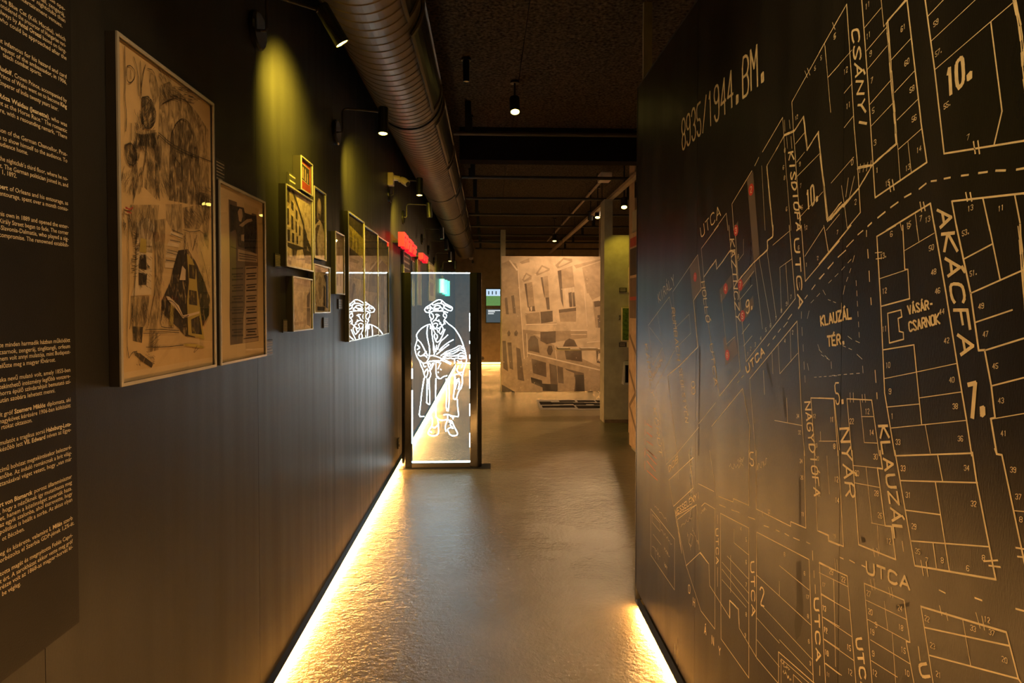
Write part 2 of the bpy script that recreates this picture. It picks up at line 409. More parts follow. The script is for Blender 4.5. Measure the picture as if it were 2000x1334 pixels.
def draw(Z, txt):
    for row in txt.strip().split('\n'):
        row = row.strip()
        if not row: continue
        k, rest = row.split(' ', 1)
        for part in rest.split(';'):
            p = Z.pts(part)
            raw = [(Z.ox + float(w.split(',')[0]) / Z.k, Z.oy + float(w.split(',')[1]) / Z.k) for w in part.split()]
            if k in 'tmbh' and len(p) > 1:       # the map goes on past the part the photograph shows
                for end in (0, -1):
                    x, y = raw[end]
                    if x > 1994 or y > 1326 or y < 4:
                        a, b = (p[1], p[0]) if end == 0 else (p[-2], p[-1]); L = math.hypot(b[0]-a[0], b[1]-a[1]) or 1
                        s = 0.30 / L; z = b[1] + (b[1]-a[1]) * s
                        if z < 0.10: s = (0.10 - b[1]) / (b[1]-a[1])
                        if z > 2.72: s = (2.72 - b[1]) / (b[1]-a[1])
                        e = (b[0] + (b[0]-a[0]) * s, b[1] + (b[1]-a[1]) * s)
                        if s > 0 and e[0] < 0.55: p = [e] + p if end == 0 else p + [e]
            if k == 'h':
                for o in (-0.0016, 0.0013):      # chalky double stroke
                    q = []
                    for a, b in zip(p, p[1:]):
                        n = max(2, int(math.hypot(b[0]-a[0], b[1]-a[1]) / 0.02))
                        q += [(a[0] + (b[0]-a[0])*i/n + o + RND.uniform(-.0008, .0008), a[1] + (b[1]-a[1])*i/n + o + RND.uniform(-.0008, .0008)) for i in range(n)]
                    lines.stroke(q + [p[-1]], 0.0027, 0.5)
            elif k == 'd':                       # dotted outline
                for a, b in zip(p, p[1:]):
                    L = math.hypot(b[0]-a[0], b[1]-a[1]); n = max(1, int(L / 0.022))
                    for i in range(n):
                        f0, f1 = i / n, (i + .5) / n
                        lines.stroke([(a[0]+(b[0]-a[0])*f0, a[1]+(b[1]-a[1])*f0), (a[0]+(b[0]-a[0])*f1, a[1]+(b[1]-a[1])*f1)], 0.0013)
            elif k == 's':                       # scribbled, unreadable writing between two points
                a, b = p[0], p[1]; n = 16
                lines.stroke([(a[0]+(b[0]-a[0])*i/n + RND.uniform(-.004, .004), a[1]+(b[1]-a[1])*i/n + RND.uniform(-.009, .009)) for i in range(n + 1)], 0.0014)
            else: lines.stroke(p, W_[k], 0.12)
draw(R1, '''
m 1186,95 910,590 918,740 960,1334
t 1100,255 1118,450 1135,650;1118,450 1186,375;857,680 875,960 905,1334
m 857,680 740,880;718,912 695,960;678,990 563,1180 573,1334;530,1235 460,1334;530,1235 540,1334
h 978,675 925,755 865,785 765,962 800,1334;978,680 1000,865 1062,765 1090,1030 1120,1280 1186,1180
t 930,835 990,760;938,940 985,880;942,1020 1070,890;945,1270 1090,1110;735,960 755,1334;985,410 1000,450;1000,395 1015,435;1145,130 1160,170
t 868,695 870,760;895,695 900,745;880,790 885,860;905,790 910,860;1110,1334 1186,1240''')
draw(R2, '''
m 160,25 0,305;160,25 185,400 205,750 225,980 240,1230 165,1320
t 35,265 68,650;50,450 190,290;145,540 190,485;70,1060 200,910;145,740 200,670
b 248,0 285,500 325,1145 625,940 590,700 510,0
h 505,0 395,125 450,830 310,955 230,1090 140,1200;225,970 310,955;60,1275 140,1180;70,1265 225,1095
t 360,0 375,155 395,125;260,165 360,45;270,300 390,160;278,405 395,265;290,610 420,460;298,735 430,595
t 420,345 530,225;438,535 552,412;452,695 572,575;460,865 595,745;455,830 470,1040;515,820 535,1000
b 615,0 670,400 725,890 1186,815
t 630,95 720,0;648,240 905,0;670,405 995,125 1130,10
m 995,125 1060,645 1015,835
h 1130,0 1165,150 1186,370
b 1186,975 1145,982;1080,987 1025,988;975,995 925,1003;865,1012 825,1018;760,1028 725,1035;680,1045 650,1050;620,1062 580,1095;533,1122 495,1142;458,1170 415,1202;383,1227 340,1262;305,1290 283,1310
m 0,790 45,1275 130,1170
t 130,1075 150,1210 165,1334;155,1140 170,1030;175,1150 205,1020;235,1000 240,950;255,995 262,945;275,990 283,940;295,985 303,930
b 390,1334 645,1178 672,1334
t 470,1290 480,1334;558,1240 570,1334
b 1186,1120 770,1165 800,1334
m 950,1150 990,1334;1135,1130 1165,1290
m 895,820 905,890;920,815 930,890;850,1115 860,1165;875,1115 885,1165;405,1050 415,1110;425,1040 435,1100;585,1170 595,1225;605,1170 615,1220''')
draw(R3, '''
m 78,580 200,415 240,595;78,580 105,810 160,710 175,790;220,385 365,170 385,370;190,870 245,1334;120,940 230,725;120,940 175,1334
h 385,370 340,435 365,705 258,815 190,870
t 220,385 235,595 315,515 325,625 250,700;85,590 160,690;130,500 150,640
m 385,135 485,0;385,135 420,540 490,990 610,840;545,0 610,840;580,0 600,340 645,790 930,425 895,0
h 400,300 470,200 475,255 550,150 580,145 595,330;800,0 800,65 768,90 770,140 690,215 600,320
t 693,210 740,600;720,190 790,580;765,140 820,540;840,245 850,500;875,220 890,460;840,245 910,195;630,80 630,165 600,205
t 690,265 610,370;680,345 610,430;665,570 620,630;680,640 630,700;900,30 800,115;500,400 530,690;745,840 752,980;795,740 800,860;830,690 840,860 945,740;900,600 905,790
m 965,0 988,325 1186,90;665,890 940,555 970,1160 985,1334
t 1095,0 1120,150;985,180 1095,10;665,890 700,1334;370,1150 470,1025;245,1320 370,1170
m 445,1165 625,945 665,1160 662,1334
m 910,515 888,545;885,560 862,590;1000,405 985,425;1045,345 1025,372;1095,282 1072,312;1150,215 1120,252;845,600 830,620;815,640 800,660;780,685 770,700;632,870 618,882;605,900 595,912
t 965,500 965,540;968,590 970,640;975,690 977,730;980,790 982,835;953,330 955,360
m 1020,1000 1155,1003 1186,1300;1020,1000 1045,1334
t 1090,1250 1170,1250;1075,1195 1077,1250;810,1130 970,1160;880,1000 885,1140;530,690 580,645
d 1000,540 1020,450 1090,375 1120,430 1180,455;1060,690 1080,750 1145,790;985,870 990,950;1000,800 1015,880;1040,880 1186,870''')
draw(R4, '''
b 0,225 185,0
t 30,10 55,155;350,310 515,255;490,150 668,45;565,0 580,100;565,850 798,800;580,1000 825,965;378,888 565,850;390,1053 580,1035;412,1175 850,1130;615,1155 645,1320;325,160 365,155;330,195 365,190
m 255,30 225,55;200,85 160,125;155,145 110,185;80,220 50,250;30,280 0,310;275,30 275,65;282,140 285,190;290,265 293,325;300,420 303,460;325,840 330,910;335,970 337,1005
b 445,0 335,65 358,470 380,970 440,1334
m 485,0 497,255 515,255 525,425 358,470;398,510 475,490 480,530 458,540 465,615 488,620 490,660 408,682 398,510;370,722 550,692 565,850 595,1150
b 668,0 740,420 800,800 855,1130 885,1334;795,0 880,400 925,725 960,722 1000,940 1020,1115 995,1120 1030,1325
m 840,195 1005,108;985,0 1050,318;875,395 1186,258;905,563 1120,490;960,725 1186,655;1000,930 1186,883
t 1025,1118 1186,1090
h 1160,0 1180,240
m 0,1000 85,1005 110,1334;190,1334 162,1005 305,1012 350,1334
t 0,1250 105,1250;238,1010 262,1258 340,1262;245,1108 315,1108;180,970 182,1025;198,970 200,1025;250,980 252,1025;265,978 270,1025
d 55,335 130,260 205,175 185,250 150,350 130,450 130,560;215,320 235,680 190,660 145,625;0,720 70,790 75,870 255,855 250,775 190,720 120,690''')
draw(R5, '''
m 655,0 655,315 565,275 565,295 480,262;365,190 455,235;697,0 697,335 895,435 895,408 982,445 972,0;1030,0 1048,460 1110,488 1112,520 1175,545
t 430,0 470,275;180,80 245,15;245,10 250,165;180,80 170,0
m 335,40 195,170 222,320 335,215 310,20
m 355,310 235,375 295,660 375,585 425,650 430,775 545,960;355,310 245,395 270,590;295,660 380,920 460,1025;355,310 370,570
h 375,585 425,650;545,960 545,860 595,910 600,1020;235,375 270,590
m 600,1020 700,1190 810,1320;382,320 402,300 460,335 460,1020;492,360 655,445 655,1305 495,1080 492,360;697,1180 700,468 1000,625 1025,1334
m 485,310 520,325;555,340 600,355;650,380 690,395;740,430 770,440;810,455 830,465;860,475 885,490;910,500 945,515;985,525 1005,535;1020,575 1022,630;1028,690 1030,730;475,370 475,420;475,670 475,780;1035,770 1037,820;1062,1235 1062,1290
t 570,450 570,530 655,600;530,605 650,735;500,640 655,820;500,680 655,880;500,740 640,900;550,600 550,815;830,660 1000,800;700,715 1010,1000;830,750 830,830;720,880 1020,1200;700,960 830,1105;830,1085 1025,1290;700,1085 830,1240
m 1175,700 1060,640 1095,1334
t 1070,820 1148,868;1080,955 1175,1010;1085,1080 1175,1140;1090,1220 1175,1285;1140,735 1148,1000
m 92,335 228,508 228,800 92,600 92,335
t 100,365 145,415 145,465 100,410 100,365;105,480 150,540;115,560 120,620;130,560 135,625;320,475 310,530 325,550 335,490 320,475;730,345 735,380;765,345 768,375
s 110,310 185,400;150,450 215,540;100,545 145,610;170,560 200,610;170,650 185,675;265,435 330,380;300,470 320,560;330,450 365,530;380,350 410,330;840,1200 890,1270;850,1260 900,1330;700,100 760,60;590,60 625,50;540,90 620,85
m 1025,1330 825,1155 825,1334
t 1000,1334 840,1195 840,1334;910,1334 910,1285 960,1334''')
draw(R6, '''
b 435,0 465,170 550,660 1015,740 905,180 880,10
m 445,30 880,15;465,172 910,185;680,20 710,178;668,180 748,690;498,342 698,368;525,518 980,552;655,530 675,680
m 585,630 600,718;615,640 627,722;945,635 1025,630;975,660 1040,668;1130,557 1175,565;1140,608 1175,612
b 1010,-10 1020,20 1050,25 1175,620
t 1120,345 1175,350
m 1130,908 1175,920;895,845 935,860;690,800 725,818;175,628 205,645;120,612 140,622;245,658 265,668;478,520 485,580;570,1125 580,1205
m 110,0 140,550 55,515 55,485 0,462
b 190,0 228,540 440,625 415,435 380,432 335,100 365,105 350,0
t 193,85 335,100;203,185 350,212;270,95 305,418;300,415 385,432;335,430 345,590;310,560 320,610;332,560 342,605;45,30 50,100 60,250
m 0,645 162,720 212,1334
t 0,700 165,780;85,740 95,1240;10,825 178,920;20,955 188,1068;30,1085 200,1205;38,1220 130,1290;90,620 95,690;103,625 110,700
m 305,1334 260,762 488,858 522,1100 500,1095 545,1334
t 270,858 500,968;375,865 395,1030;278,968 522,1100;295,1085 525,1225;420,1045 440,1334;300,1205 450,1300;295,740 305,800;315,735 322,800;400,785 410,840;415,785 425,845
b 585,895 1075,1042 1145,1310 1160,1334
m 585,895 655,1334;608,1015 1090,1120;635,1175 1145,1310
t 825,970 872,1240;692,890 705,945;730,930 740,975;900,930 925,1020;935,950 950,1030''')
lines.build('map_lines', M['print_tan'], mp_root)

letters = Ink(PM, 0.0007)
def words_at(Z, txt, A, B, C, w): write(letters, txt, Z(*A), Z(*B), Z(*C), w)
for row in ((R1, '8935/1944.BM.', (275,870), (765,448), (272,700), .0095), (R2, 'CSÁNYI', (190,175), (238,745), (230,170), .0052),
            (R2, '10.', (745,560), (900,435), (738,410), .0072), (R3, 'KIRÁLY', (140,450), (232,342), (133,398), .0042),
            (PX, 'UTCA', (1370,464), (1408,421), (1368,445), .0048), (PX, 'KAZINCZY', (1426,468), (1438,626), (1434,467), .0046),
            (R3, 'HOLLÓ', (385,330), (415,560), (405,326), .0042), (R3, 'UTCA', (435,690), (462,930), (453,687), .0030),
            (R3, 'RUMBACH', (212,480), (245,780), (230,478), .0040), (R3, 'SEBESTYÉN', (256,830), (294,1140), (272,828), .0036),
            (R3, 'KÁROLY KÖRÚT', (58,690), (142,1330), (73,688), .0050), (R3, 'MADÁCH', (105,890), (160,790), (102,862), .0045),
            (R5, 'DOB', (195,125), (248,62), (194,92), .0045), (R3, 'UTCA', (650,857), (752,745), (643,818), .0055),
            (R1, 'KISDIÓFA', (890,885), (938,1334), (918,880), .0050), (R3, 'UTCA', (924,80), (948,480), (952,78), .0050),
            (R3, '9.', (648,515), (690,472), (644,445), .0052), (R4, 'KLAUZÁL', (12,582), (188,538), (8,528), .0050),
            (R4, 'TÉR.', (52,700), (155,684), (48,645), .0050), (R4, 'VÁSÁR-', (520,515), (665,478), (513,468), .0036),
            (R4, 'CSARNOK', (525,615), (700,568), (520,562), .0036), (PX, 'AKÁCFA', (1832,410), (1878,692), (1856,406), .0058),
            (R4, '7.', (880,1115), (975,1088), (868,925), .0078), (R4, '5.', (98,1035), (152,1030), (92,915), .0036),
            (PX, 'NAGYDIÓFA', (1572,786), (1591,968), (1583,785), .0044), (PX, 'NYÁR', (1641,838), (1653,969), (1659,837), .0050),
            (PX, 'KLAUZÁL', (1717,833), (1748,1050), (1734,831), .0052), (R6, 'UTCA', (275,702), (520,800), (273,638), .0052),
            (R5, 'UTCA', (1030,850), (1043,1205), (1055,848), .0052), (R5, 'UTCA', (665,640), (672,945), (685,639), .0042),
            (R5, 'UTCA', (465,450), (468,650), (479,449), .0040), (R5, '2', (720,885), (742,893), (719,782), .0048),
            (R5, 'WESSELÉNYI', (233,372), (372,272), (231,340), .0040), (R6, 'UTCA', (212,1080), (246,1390), (245,1078), .0050),
            (R6, 'U', (572,1230), (590,1300), (618,1225), .0052), (R5, '5', (662,85), (684,90), (660,8), .0042),
            (R3, '8', (330,978), (350,978), (328,905), .0040), (R1, '10.', (1000,1218), (1068,1150), (994,1112), .0060)):
    words_at(*row)
def number(Z, txt, x, y, h=26):
    a = Z(x, y); b = Z(x, y - h); s = abs(b[1] - a[1]); n = len(txt); w = s * 0.62 * n
    write(letters, txt, (a[0] - w/2, a[1] - s/2 - w*.10), (a[0] + w/2, a[1] - s/2 + w*.10), (a[0] - w/2, a[1] + s/2 - w*.10), s * 0.13, 0.3)
for Z, txt in ((R2, '61 488 160;60 510 360;58 540 515;56 552 685;14 580 865;13 515 970;15 398 1060;11 287 205;9 300 310;7 307 465;5 315 640;3 325 825;1 337 985;59 678 132;57. 695 300;55. 745 605;7 865 795;13 878 1205;11 1055 1205;15 520 1300;13 630 1270;7 590 1265;2 212 1170;11 282 30;5 92 210;12 155 410;11 170 610;0 193 940'),
               (R1, '5 1158 215;5 1080 335;5 1045 395;8 870 870;6 862 970;8 868 1030;9 957 950;7 962 1075;5 970 1200;1 985 1310;6 880 1210;12 938 680'),
               (R3, '12 992 15;2 1060 190;7 1175 40;1 995 228;6 950 130;7 905 415;9 880 455;8 850 495;7 818 540;6 787 580;5 760 605;4 730 655;3 698 690;2 672 715;1 655 745;8 600 180;12 1040 1105;11 1140 1125;10 1050 1275;9 1155 1280;34 945 1105;32 955 1200;2 915 620;4 870 670'),
               (R4, '6 420 50;13. 375 175;12 380 380;11 380 600;10 400 810;9 412 962;1 425 1105;33 458 1255;50 652 130;48 665 270;46 688 380;44 712 500;42 740 668;40 770 895;38 790 1048;36 820 1235;53. 852 40;51. 897 275;49 940 468;47 965 630;45 1022 815;43 1055 1015;41 1070 1205;14 305 1200;12 280 1078;22 190 1135;11 75 1125;8 90 1280;5 520 5'),
               (R5, '20 1050 45;21 1050 130;22 1058 250;17 992 840;8 995 950;6 1000 1095;9 1008 1220;17 1085 770;12 1090 905;14 1097 1025;13 1102 1160;11 1110 1285;8 860 595;6 975 705;19 1145 490;24 955 60;26 960 155;12 770 350;11 965 365;5 640 510;4 610 450;6 640 640;7 640 770;8 640 940;9 635 1060'),
               (R6, '33 483 102;31 512 255;29 545 435;35 567 578;34 848 100;32 888 305;7 620 630;8 708 630;39 1115 110;37 1145 265;8 1160 395;27 285 820;20 295 925;19 305 1040;9 312 1165;12 320 1275;18 470 1015;15 485 1145;10 505 1275;22 620 965;23 652 1120;21 686 1285;33 885 1020;37 992 1045;12 965 970;30 218 130;28 330 245;26 350 372;12 400 520;30 325 35;14 105 285;12 100 165;9 328 1000;22 140 740;29 70 695;13 30 905;12 38 1030;10 45 1160;15 172 1130;12 178 1270;20 1065 1200;8 945 615;6 855 675;24 465 905')):
    for q in txt.split(';'):
        t_, x_, y_ = q.split(); number(Z, t_, float(x_), float(y_), 30 if Z in (R2, R4, R6) else 22)
for ch, x_, y_ in (('O',313,795), ('H',340,870), ('Á',405,1030), ('N',448,1090), ('Y',487,1150)): number(R5, ch, x_, y_, 46)
letters.build('map_lettering', M['print_tan'], mp_root)

for Z, txt in ((PX, '1459,352 1471,334 1483.5,497 1472.5,512.5'), (R3, '318,245 365,170 385,370 335,435'), (R3, '600,335 690,225 695,265 605,400'),
               (R3, '610,520 685,405 690,470 620,570'), (R3, '490,375 560,285 562,355 498,450'), (R3, '512,655 525,645 537,710 525,815'),
               (R3, '525,815 537,710 580,645 597,740'), (R3, '575,10 598,-25 600,40 580,75')): tag(Ink(PM, 0.0003).fill(Z.pts(txt)).build('shaded_plot', M['print_grey'], mp_root), 'taupe shaded building plot')
redm, redt = Ink(PM, 0.0010), Ink(PM, 0.0013)
for Z, n_, x_, y_ in ((R3,'1',350,300), (R3,'4',527,367), (R3,'7',612,345), (R3,'5',625,525), (R3,'6',537,752), (R3,'3',587,30), (R1,'2',675,1098)):
    c = Z(x_, y_); mk = Ink(PM, 0.0010); mk.disc(c, 0.0185)
    o = mk.build('map_marker', M['print_red'], mp_root); tag(o, 'red numbered dot')
    nk = Ink(PM, 0.0014); write(nk, n_, (c[0]-.0055, c[1]-.009), (c[0]+.0055, c[1]-.009), (c[0]-.0055, c[1]+.009), .0026, 0)
    nk.build('marker_number', M['print_white'], o)
for Z, txt in ((R3, '60,1130 60,1160;60,1180 60,1215;60,1235 60,1270;60,1290 60,1330;70,1150 100,1170;70,1200 100,1225;70,1250 105,1275;70,1300 110,1334'),
               (R5, '58,5 58,40;58,60 58,110;75,0 125,45;70,20 125,80;70,60 120,120;70,115 130,170')):
    for q in txt.split(';'): tag(Ink(PM, 0.0006).stroke(Z.pts(q), .005, .3).build('border_hatch', M['orange_marks'], mp_root), 'orange dash')  # orange dashes and slanting strokes near the far edge of the panel
for Z, txt in ((R5, '925,640 950,630 960,800 965,950 950,1060 925,1090 915,1000 930,850'), (R5, '940,150 950,150 955,420 945,430'), (R6, '440,885 520,870 515,895 440,915'), (R6, '240,495 262,500 265,525 245,530'), (R3, '372,700 380,700 376,1000 372,1334 366,1334 370,950'), (R3, '760,760 770,800 800,930 795,940 765,830'), (R3, '605,665 622,668 606,672'), (R3, '605,690 625,688 606,695'), (R3, '855,940 865,940 878,1110 870,1115')):
    tag(Ink(PM, 0.00015).fill(Z.pts(txt)).build('scuff_mark', M['smudge'], mp_root), 'dark scuff')

# ------------------------------------------------------------------ text panel on the left wall
PL = Plane((WL + 0.003, 0, 0), (0, 1, 0), (0, 0, 1), (1, 0, 0))
LX = Zoom(PL, 0, 0, 1)
tx_root = thing('text_panel', (WL, 0.6, 1.0), 'black wall panel with two blocks of small pale history text', 'text panel')
c_ = LX(155, 1215)
MB().box((WL + 0.0002, -0.35, c_[1]), (WL + 0.003, c_[0], 2.75)).build('sheet', M['vinyl'], tx_root)
TEXT = '''127|22|use ope-
127|34|hall, zengeráj,
127.5|45|other nightclubs than
122|54.5|entertainment venues.
128|81.6|*The Blue Cat (Kék Macska), which
128.5|93|considered the precursor of Hungarian vari-
129|105|always by Antal Oroszi based on fairg-
130|118|who could be approached after the
130|154|at infamous for his hazard and card
130.5|165.5|request of the ambassador, in 1906,
81.6|150|teach combat sports.
130.5|201|Rudolf, Crown Prince, accompanied by
130.5|212.5|Prince of Wales went on to become King
114|217.5|Emperor of India twenty years later.
131|248|Róza Waldau (Jeanette), who was
131|260|nt at the Horse Race.” The romantic
131|272|ire, with a resounding remark, “There
131.5|305.6|son of the German Chancellor, Prus-
131.5|318|e to show himself to the audience. To
54.6|303|audience home.
132.5|353.5|the nightclub’s third floor, where he no-
133|366|it. The German politician joined in, and
33|348|1, 1892.
133|401|bert of Orleans and his entourage, as
133|412.5|entourage, spent over a month consu-
134|447|his own in 1889 and opened the enter-
134|459|Király Street began to fade. The corner
134|470.5|-Slavonia-Dalmatia, who played a sig-
134.5|482.5|compromise. The renowned establish-
137|667.7|te minden harmadik házban működött
137|679.5|csarnok, zengeráj, tinglitangli, orfeum
137.5|690.5|nem volt annyi mulatója, mint Budapest-
108.6|706|előzte meg a magyar fővárost.
137.5|725.7|ska nevű mulató volt, amely 1855-ben
137.5|737.5|tekinthető intézmény legfőbb vonzere-
138|748.5|horra épülő színdarabjait bemutató szí-
108|766|után szobára lehetett menni.
138|783.7|lt gróf Szemere Miklós diplomata, aki
138|795|nagykövet kérésére 1906-ban költözött
63|824|rtokat oktasson.
139|831|mulatót a tragikus sorsú Habsburg-Lota-
139|842|később lett VII. Edward néven az Egye-
139.5|876|című bohózat megtekintésekor beleszeré-
140|887.5|snőbe. Az induló románcnak a brit világ-
140|899|ttanásával véget vetett, hogy „van már
140.5|933.5|rt von Bismarck porosz államminiszter
140.5|945|, hogy a nézőknek így mutathassa meg
140.5|956.5|et, hanem a közönséget zavarták haza.
141|967|az egyik szalonba, ahol észrevette, hogy
141|978.5|politikus is beállt a sorba. Az aktus olyan
47.7|1036|ot Bécsben.
141.7|1014.5|eg és kísérete, valamint I. Milán szerb
145|1024|orbézolta el Szerbia GDP-jének 1,2%-át.
141.7|1048|totta magát és megnyitotta Foliés Capri-
142|1060|t ért. A sarokházat ekkor vette meg gróf
142|1070.7|része volt az 1868-as magyar-horvát ki-
40.5|1142.7|be végleg.'''
BOLD = ('Antal Oroszi', 'Rudolf', 'King', 'Róza Waldau (Jeanette)', 'bert', 'Szemere Miklós', 'Habsburg-Lota-', 'VII. Edward', 'rt von Bismarck', 'I. Milán')
tmp = []
for row in TEXT.split('\n'):
    px, py, s = row.split('|'); s = s.replace('*', '')
    pieces, rest = [], s
    for b in BOLD:
        if b in s:
            i = s.index(b); pieces = [(s[:i], 0), (b, 1), (s[i+len(b):], 0)]; break
    else: pieces = [(s, 0)]
    row_o = []
    for txt, bold in pieces:
        if not txt: continue
        cu = bpy.data.curves.new('tmp_text', 'FONT'); cu.body = txt; cu.size = 1.0; cu.resolution_u = 2; cu.offset = 0.022 if bold else 0.004
        o = bpy.data.objects.new('tmp_text', cu); COL.objects.link(o); row_o.append((o, txt))
    tmp.append((float(px), float(py), row_o))
bpy.context.view_layer.update()
dg = bpy.context.evaluated_depsgraph_get()
text_mb = MB()
SZ = 0.0126
for px, py, row_o in tmp:
    end = LX(px, py); parts, x = [], 0.0
    for o, txt in row_o:
        me = o.evaluated_get(dg).to_mesh()
        lead = (len(txt) - len(txt.lstrip())) * 0.26; tail = (len(txt) - len(txt.rstrip())) * 0.26
        vs = [v.co.copy() for v in me.vertices]; mx = max(v.x for v in vs)
        parts.append((x, vs, [tuple(p.vertices) for p in me.polygons])); x += mx + tail + (0.06 if tail == 0 else 0.0)
        o.evaluated_get(dg).to_mesh_clear()
    width = x; kx = SZ * 0.95
    if px > 100: kx = min(max((end[0] - LX(-2, py)[0]) / width, SZ * 0.80), SZ * 1.12)
    for x0, vs, fs in parts:
        n = len(text_mb.v)
        text_mb.v += [tuple(PL.at(end[0] - (width - x0 - v.x) * kx, end[1] + v.y * SZ, 0.0004)) for v in vs]
        text_mb.f += [tuple(n + i for i in f) for f in fs]
for _, _, row_o in tmp:
    for o, _t in row_o:
        cu = o.data; bpy.data.objects.remove(o); bpy.data.curves.remove(cu)
text_mb.build('lettering', M['print_white'], tx_root)

# ------------------------------------------------------------------ pictures on the left wall
class Pic:
    """a framed picture on the left wall; corners read at (left, top, bottom) and right pixel columns of its front"""
    def __init__(s, name, label, px0, yt, yb, px1, depth=0.03, rim=0.008, face='pale', group=None, glass=True, y01=None, tilt=0.0):
        X = WL + depth; s.X = X
        a, b, c = on_x(px0, yt, X), on_x(px0, yb, X), on_x(px1, (yt + yb) / 2, X)
        s.y0, s.y1, s.z0, s.z1 = a.y, c.y, b.z, a.z
        if y01: s.y0, s.y1 = y01
        s.root = thing(name, (WL, (s.y0 + s.y1) / 2, s.z0), label, 'picture', group)
        y0, y1, z0, z1, r = s.y0, s.y1, s.z0, s.z1, rim
        sd = MB()
        for lo, hi in (((WL + .001, y0, z0), (X - .004, y0 + r, z1)), ((WL + .001, y1 - r, z0), (X - .004, y1, z1)),
                       ((WL + .001, y0 + r, z0), (X - .004, y1 - r, z0 + r)), ((WL + .001, y0 + r, z1 - r), (X - .004, y1 - r, z1))): sd.box(lo, hi)
        sd.build('frame_side', M['dark_side'], s.root)
        fr = MB(); e = 0.0006                     # mitred metal lip
        o = [(y0-e, z0-e), (y1+e, z0-e), (y1+e, z1+e), (y0-e, z1+e)]; i = [(y0+r, z0+r), (y1-r, z0+r), (y1-r, z1-r), (y0+r, z1-r)]
        for xx, ring in ((X - .0045, o), (X, o), (X, i), (X - .007, i)): fr.v += [(xx, p[0], p[1]) for p in ring]
        for k in range(3):
            for q in range(4): q2 = (q + 1) % 4; fr.f.append((k*4+q, k*4+q2, k*4+4+q2, k*4+4+q))
        fr.build('frame', M['silver'], s.root)
        MB().box((X - .016, y0 + r, z0 + r), (X - .010, y1 - r, z1 - r)).build('sheet', M[face], s.root)
        k_ = tilt * (y1 - y0) / 2
        if glass: MB().poly([(X - .005 - k_, y0+r, z0+r), (X - .005 + k_, y1-r, z0+r), (X - .005 + k_, y1-r, z1-r), (X - .005 - k_, y0+r, z1-r)]).build('glass', M['glass'], s.root)
        s.plane = Plane((X - .010, 0, 0), (0, 1, 0), (0, 0, 1), (1, 0, 0)); s.n = 0
    def uv(s, a, b): return (s.y0 + (s.y1 - s.y0) * a, s.z0 + (s.z1 - s.z0) * b)
    def ink(s): s.n += 1; return Ink(s.plane, 0.0003 * s.n)
    def fills(s, part, m, txt, Z=None):
        k = s.ink()
        for q in txt.split(';'):
            pts = [tuple(map(float, w.split(','))) for w in q.split()]
            pts = [Z(*p) if Z else s.uv(*p) for p in pts]
            pts = [(min(max(p[0], s.y0 + .009), s.y1 - .009), min(max(p[1], s.z0 + .009), s.z1 - .009)) for p in pts]
            k.fill(pts)
        o = k.build(part, M[m], s.root); o['kind'] = 'stuff'; return o
    def strokes(s, part, m, txt, w, Z=None, sm=1):
        k = s.ink()
        for q in txt.split(';'):
            pts = [tuple(map(float, v.split(','))) for v in q.split()]
            k.stroke(smooth_line([Z(*p) if Z else s.uv(*p) for p in pts], sm), w, 0.25)
        o = k.build(part, M[m], s.root); o['kind'] = 'stuff'; return o
    def hatch(s, part, m, areas, w, Z=None):
        k = s.ink()
        for (x0, y0, x1, y1, n, dx, dy) in areas:
            for _ in range(n):
                x, y = RND.uniform(x0, x1), RND.uniform(y0, y1); f = RND.uniform(.5, 1.2)
                a = (x, y); b = (x + dx*f*.5 + RND.uniform(-.1, .1)*abs(dy), y + dy*f*.5); c = (x + dx*f, y + dy*f)
                k.stroke([Z(*p) if Z else s.uv(*p) for p in (a, b, c)], w, 0.3)
        o = k.build(part, M[m], s.root); o['kind'] = 'stuff'; return o

def caption(label, px0, yt, yb, px1, rows=4, m='plate', thick=0.006):
    a, b, c = on_x(px0, yt, WL + thick), on_x(px0, yb, WL + thick), on_x(px1, yt, WL + thick)
    t = thing('caption_plate', (WL, (a.y + c.y) / 2, b.z), label, 'caption plate', 'small captions beside the pictures')
    MB().box((WL + .0005, a.y, b.z), (WL + thick, c.y, a.z)).build('plate', M[m], t, bevel=.0008)
    k = Ink(Plane((WL + thick, 0, 0), (0, 1, 0), (0, 0, 1), (1, 0, 0)), .0004)
    for i in range(rows):
        z = a.z - (a.z - b.z) * (0.16 + 0.70 * i / max(1, rows - 1)); L = (c.y - a.y) * (0.62 if i % 3 == 2 else 0.82)
        y = a.y + (c.y - a.y) * 0.09
        n = 7
        for j in range(n):
            k.stroke([(y + L*j/n, z), (y + L*(j + RND.uniform(.6, .92))/n, z)], (a.z - b.z) * 0.30 / rows)
    o = k.build('caption_text', M['plate_text'], t); o['kind'] = 'stuff'
    return t

# the tall ink drawing
P1 = Pic('framed_drawing', 'tall silver-framed sepia ink drawing of a costumed man, nearest to the text panel', 229, 60, 757.6, 420.5, depth=.03, rim=.008, face='mat_board')
K1, K2 = Zoom(P1.plane, 220, 60, 3.924), Zoom(P1.plane, 220, 400, 3.705)
pp = [K1(53, 75), K1(765, 600), K2(728, 1105), K2(72, 1215)]
ya, yb_ = (pp[0][0] + pp[3][0]) / 2, (pp[1][0] + pp[2][0]) / 2; za, zb_ = pp[3][1], pp[0][1]
P1.fills('drawing_paper', 'kraft', '%f,%f %f,%f %f,%f %f,%f' % (ya, za, yb_, za, yb_, zb_, ya, zb_), Z=lambda a, b: (a, b))
P1.fills('grey_wash', 'hatch_mid', '360,420 430,390 520,480 640,620 730,760 740,1334 600,1334 430,1300 340,1000 350,700;250,760 330,760 340,1300 240,1200', K1)
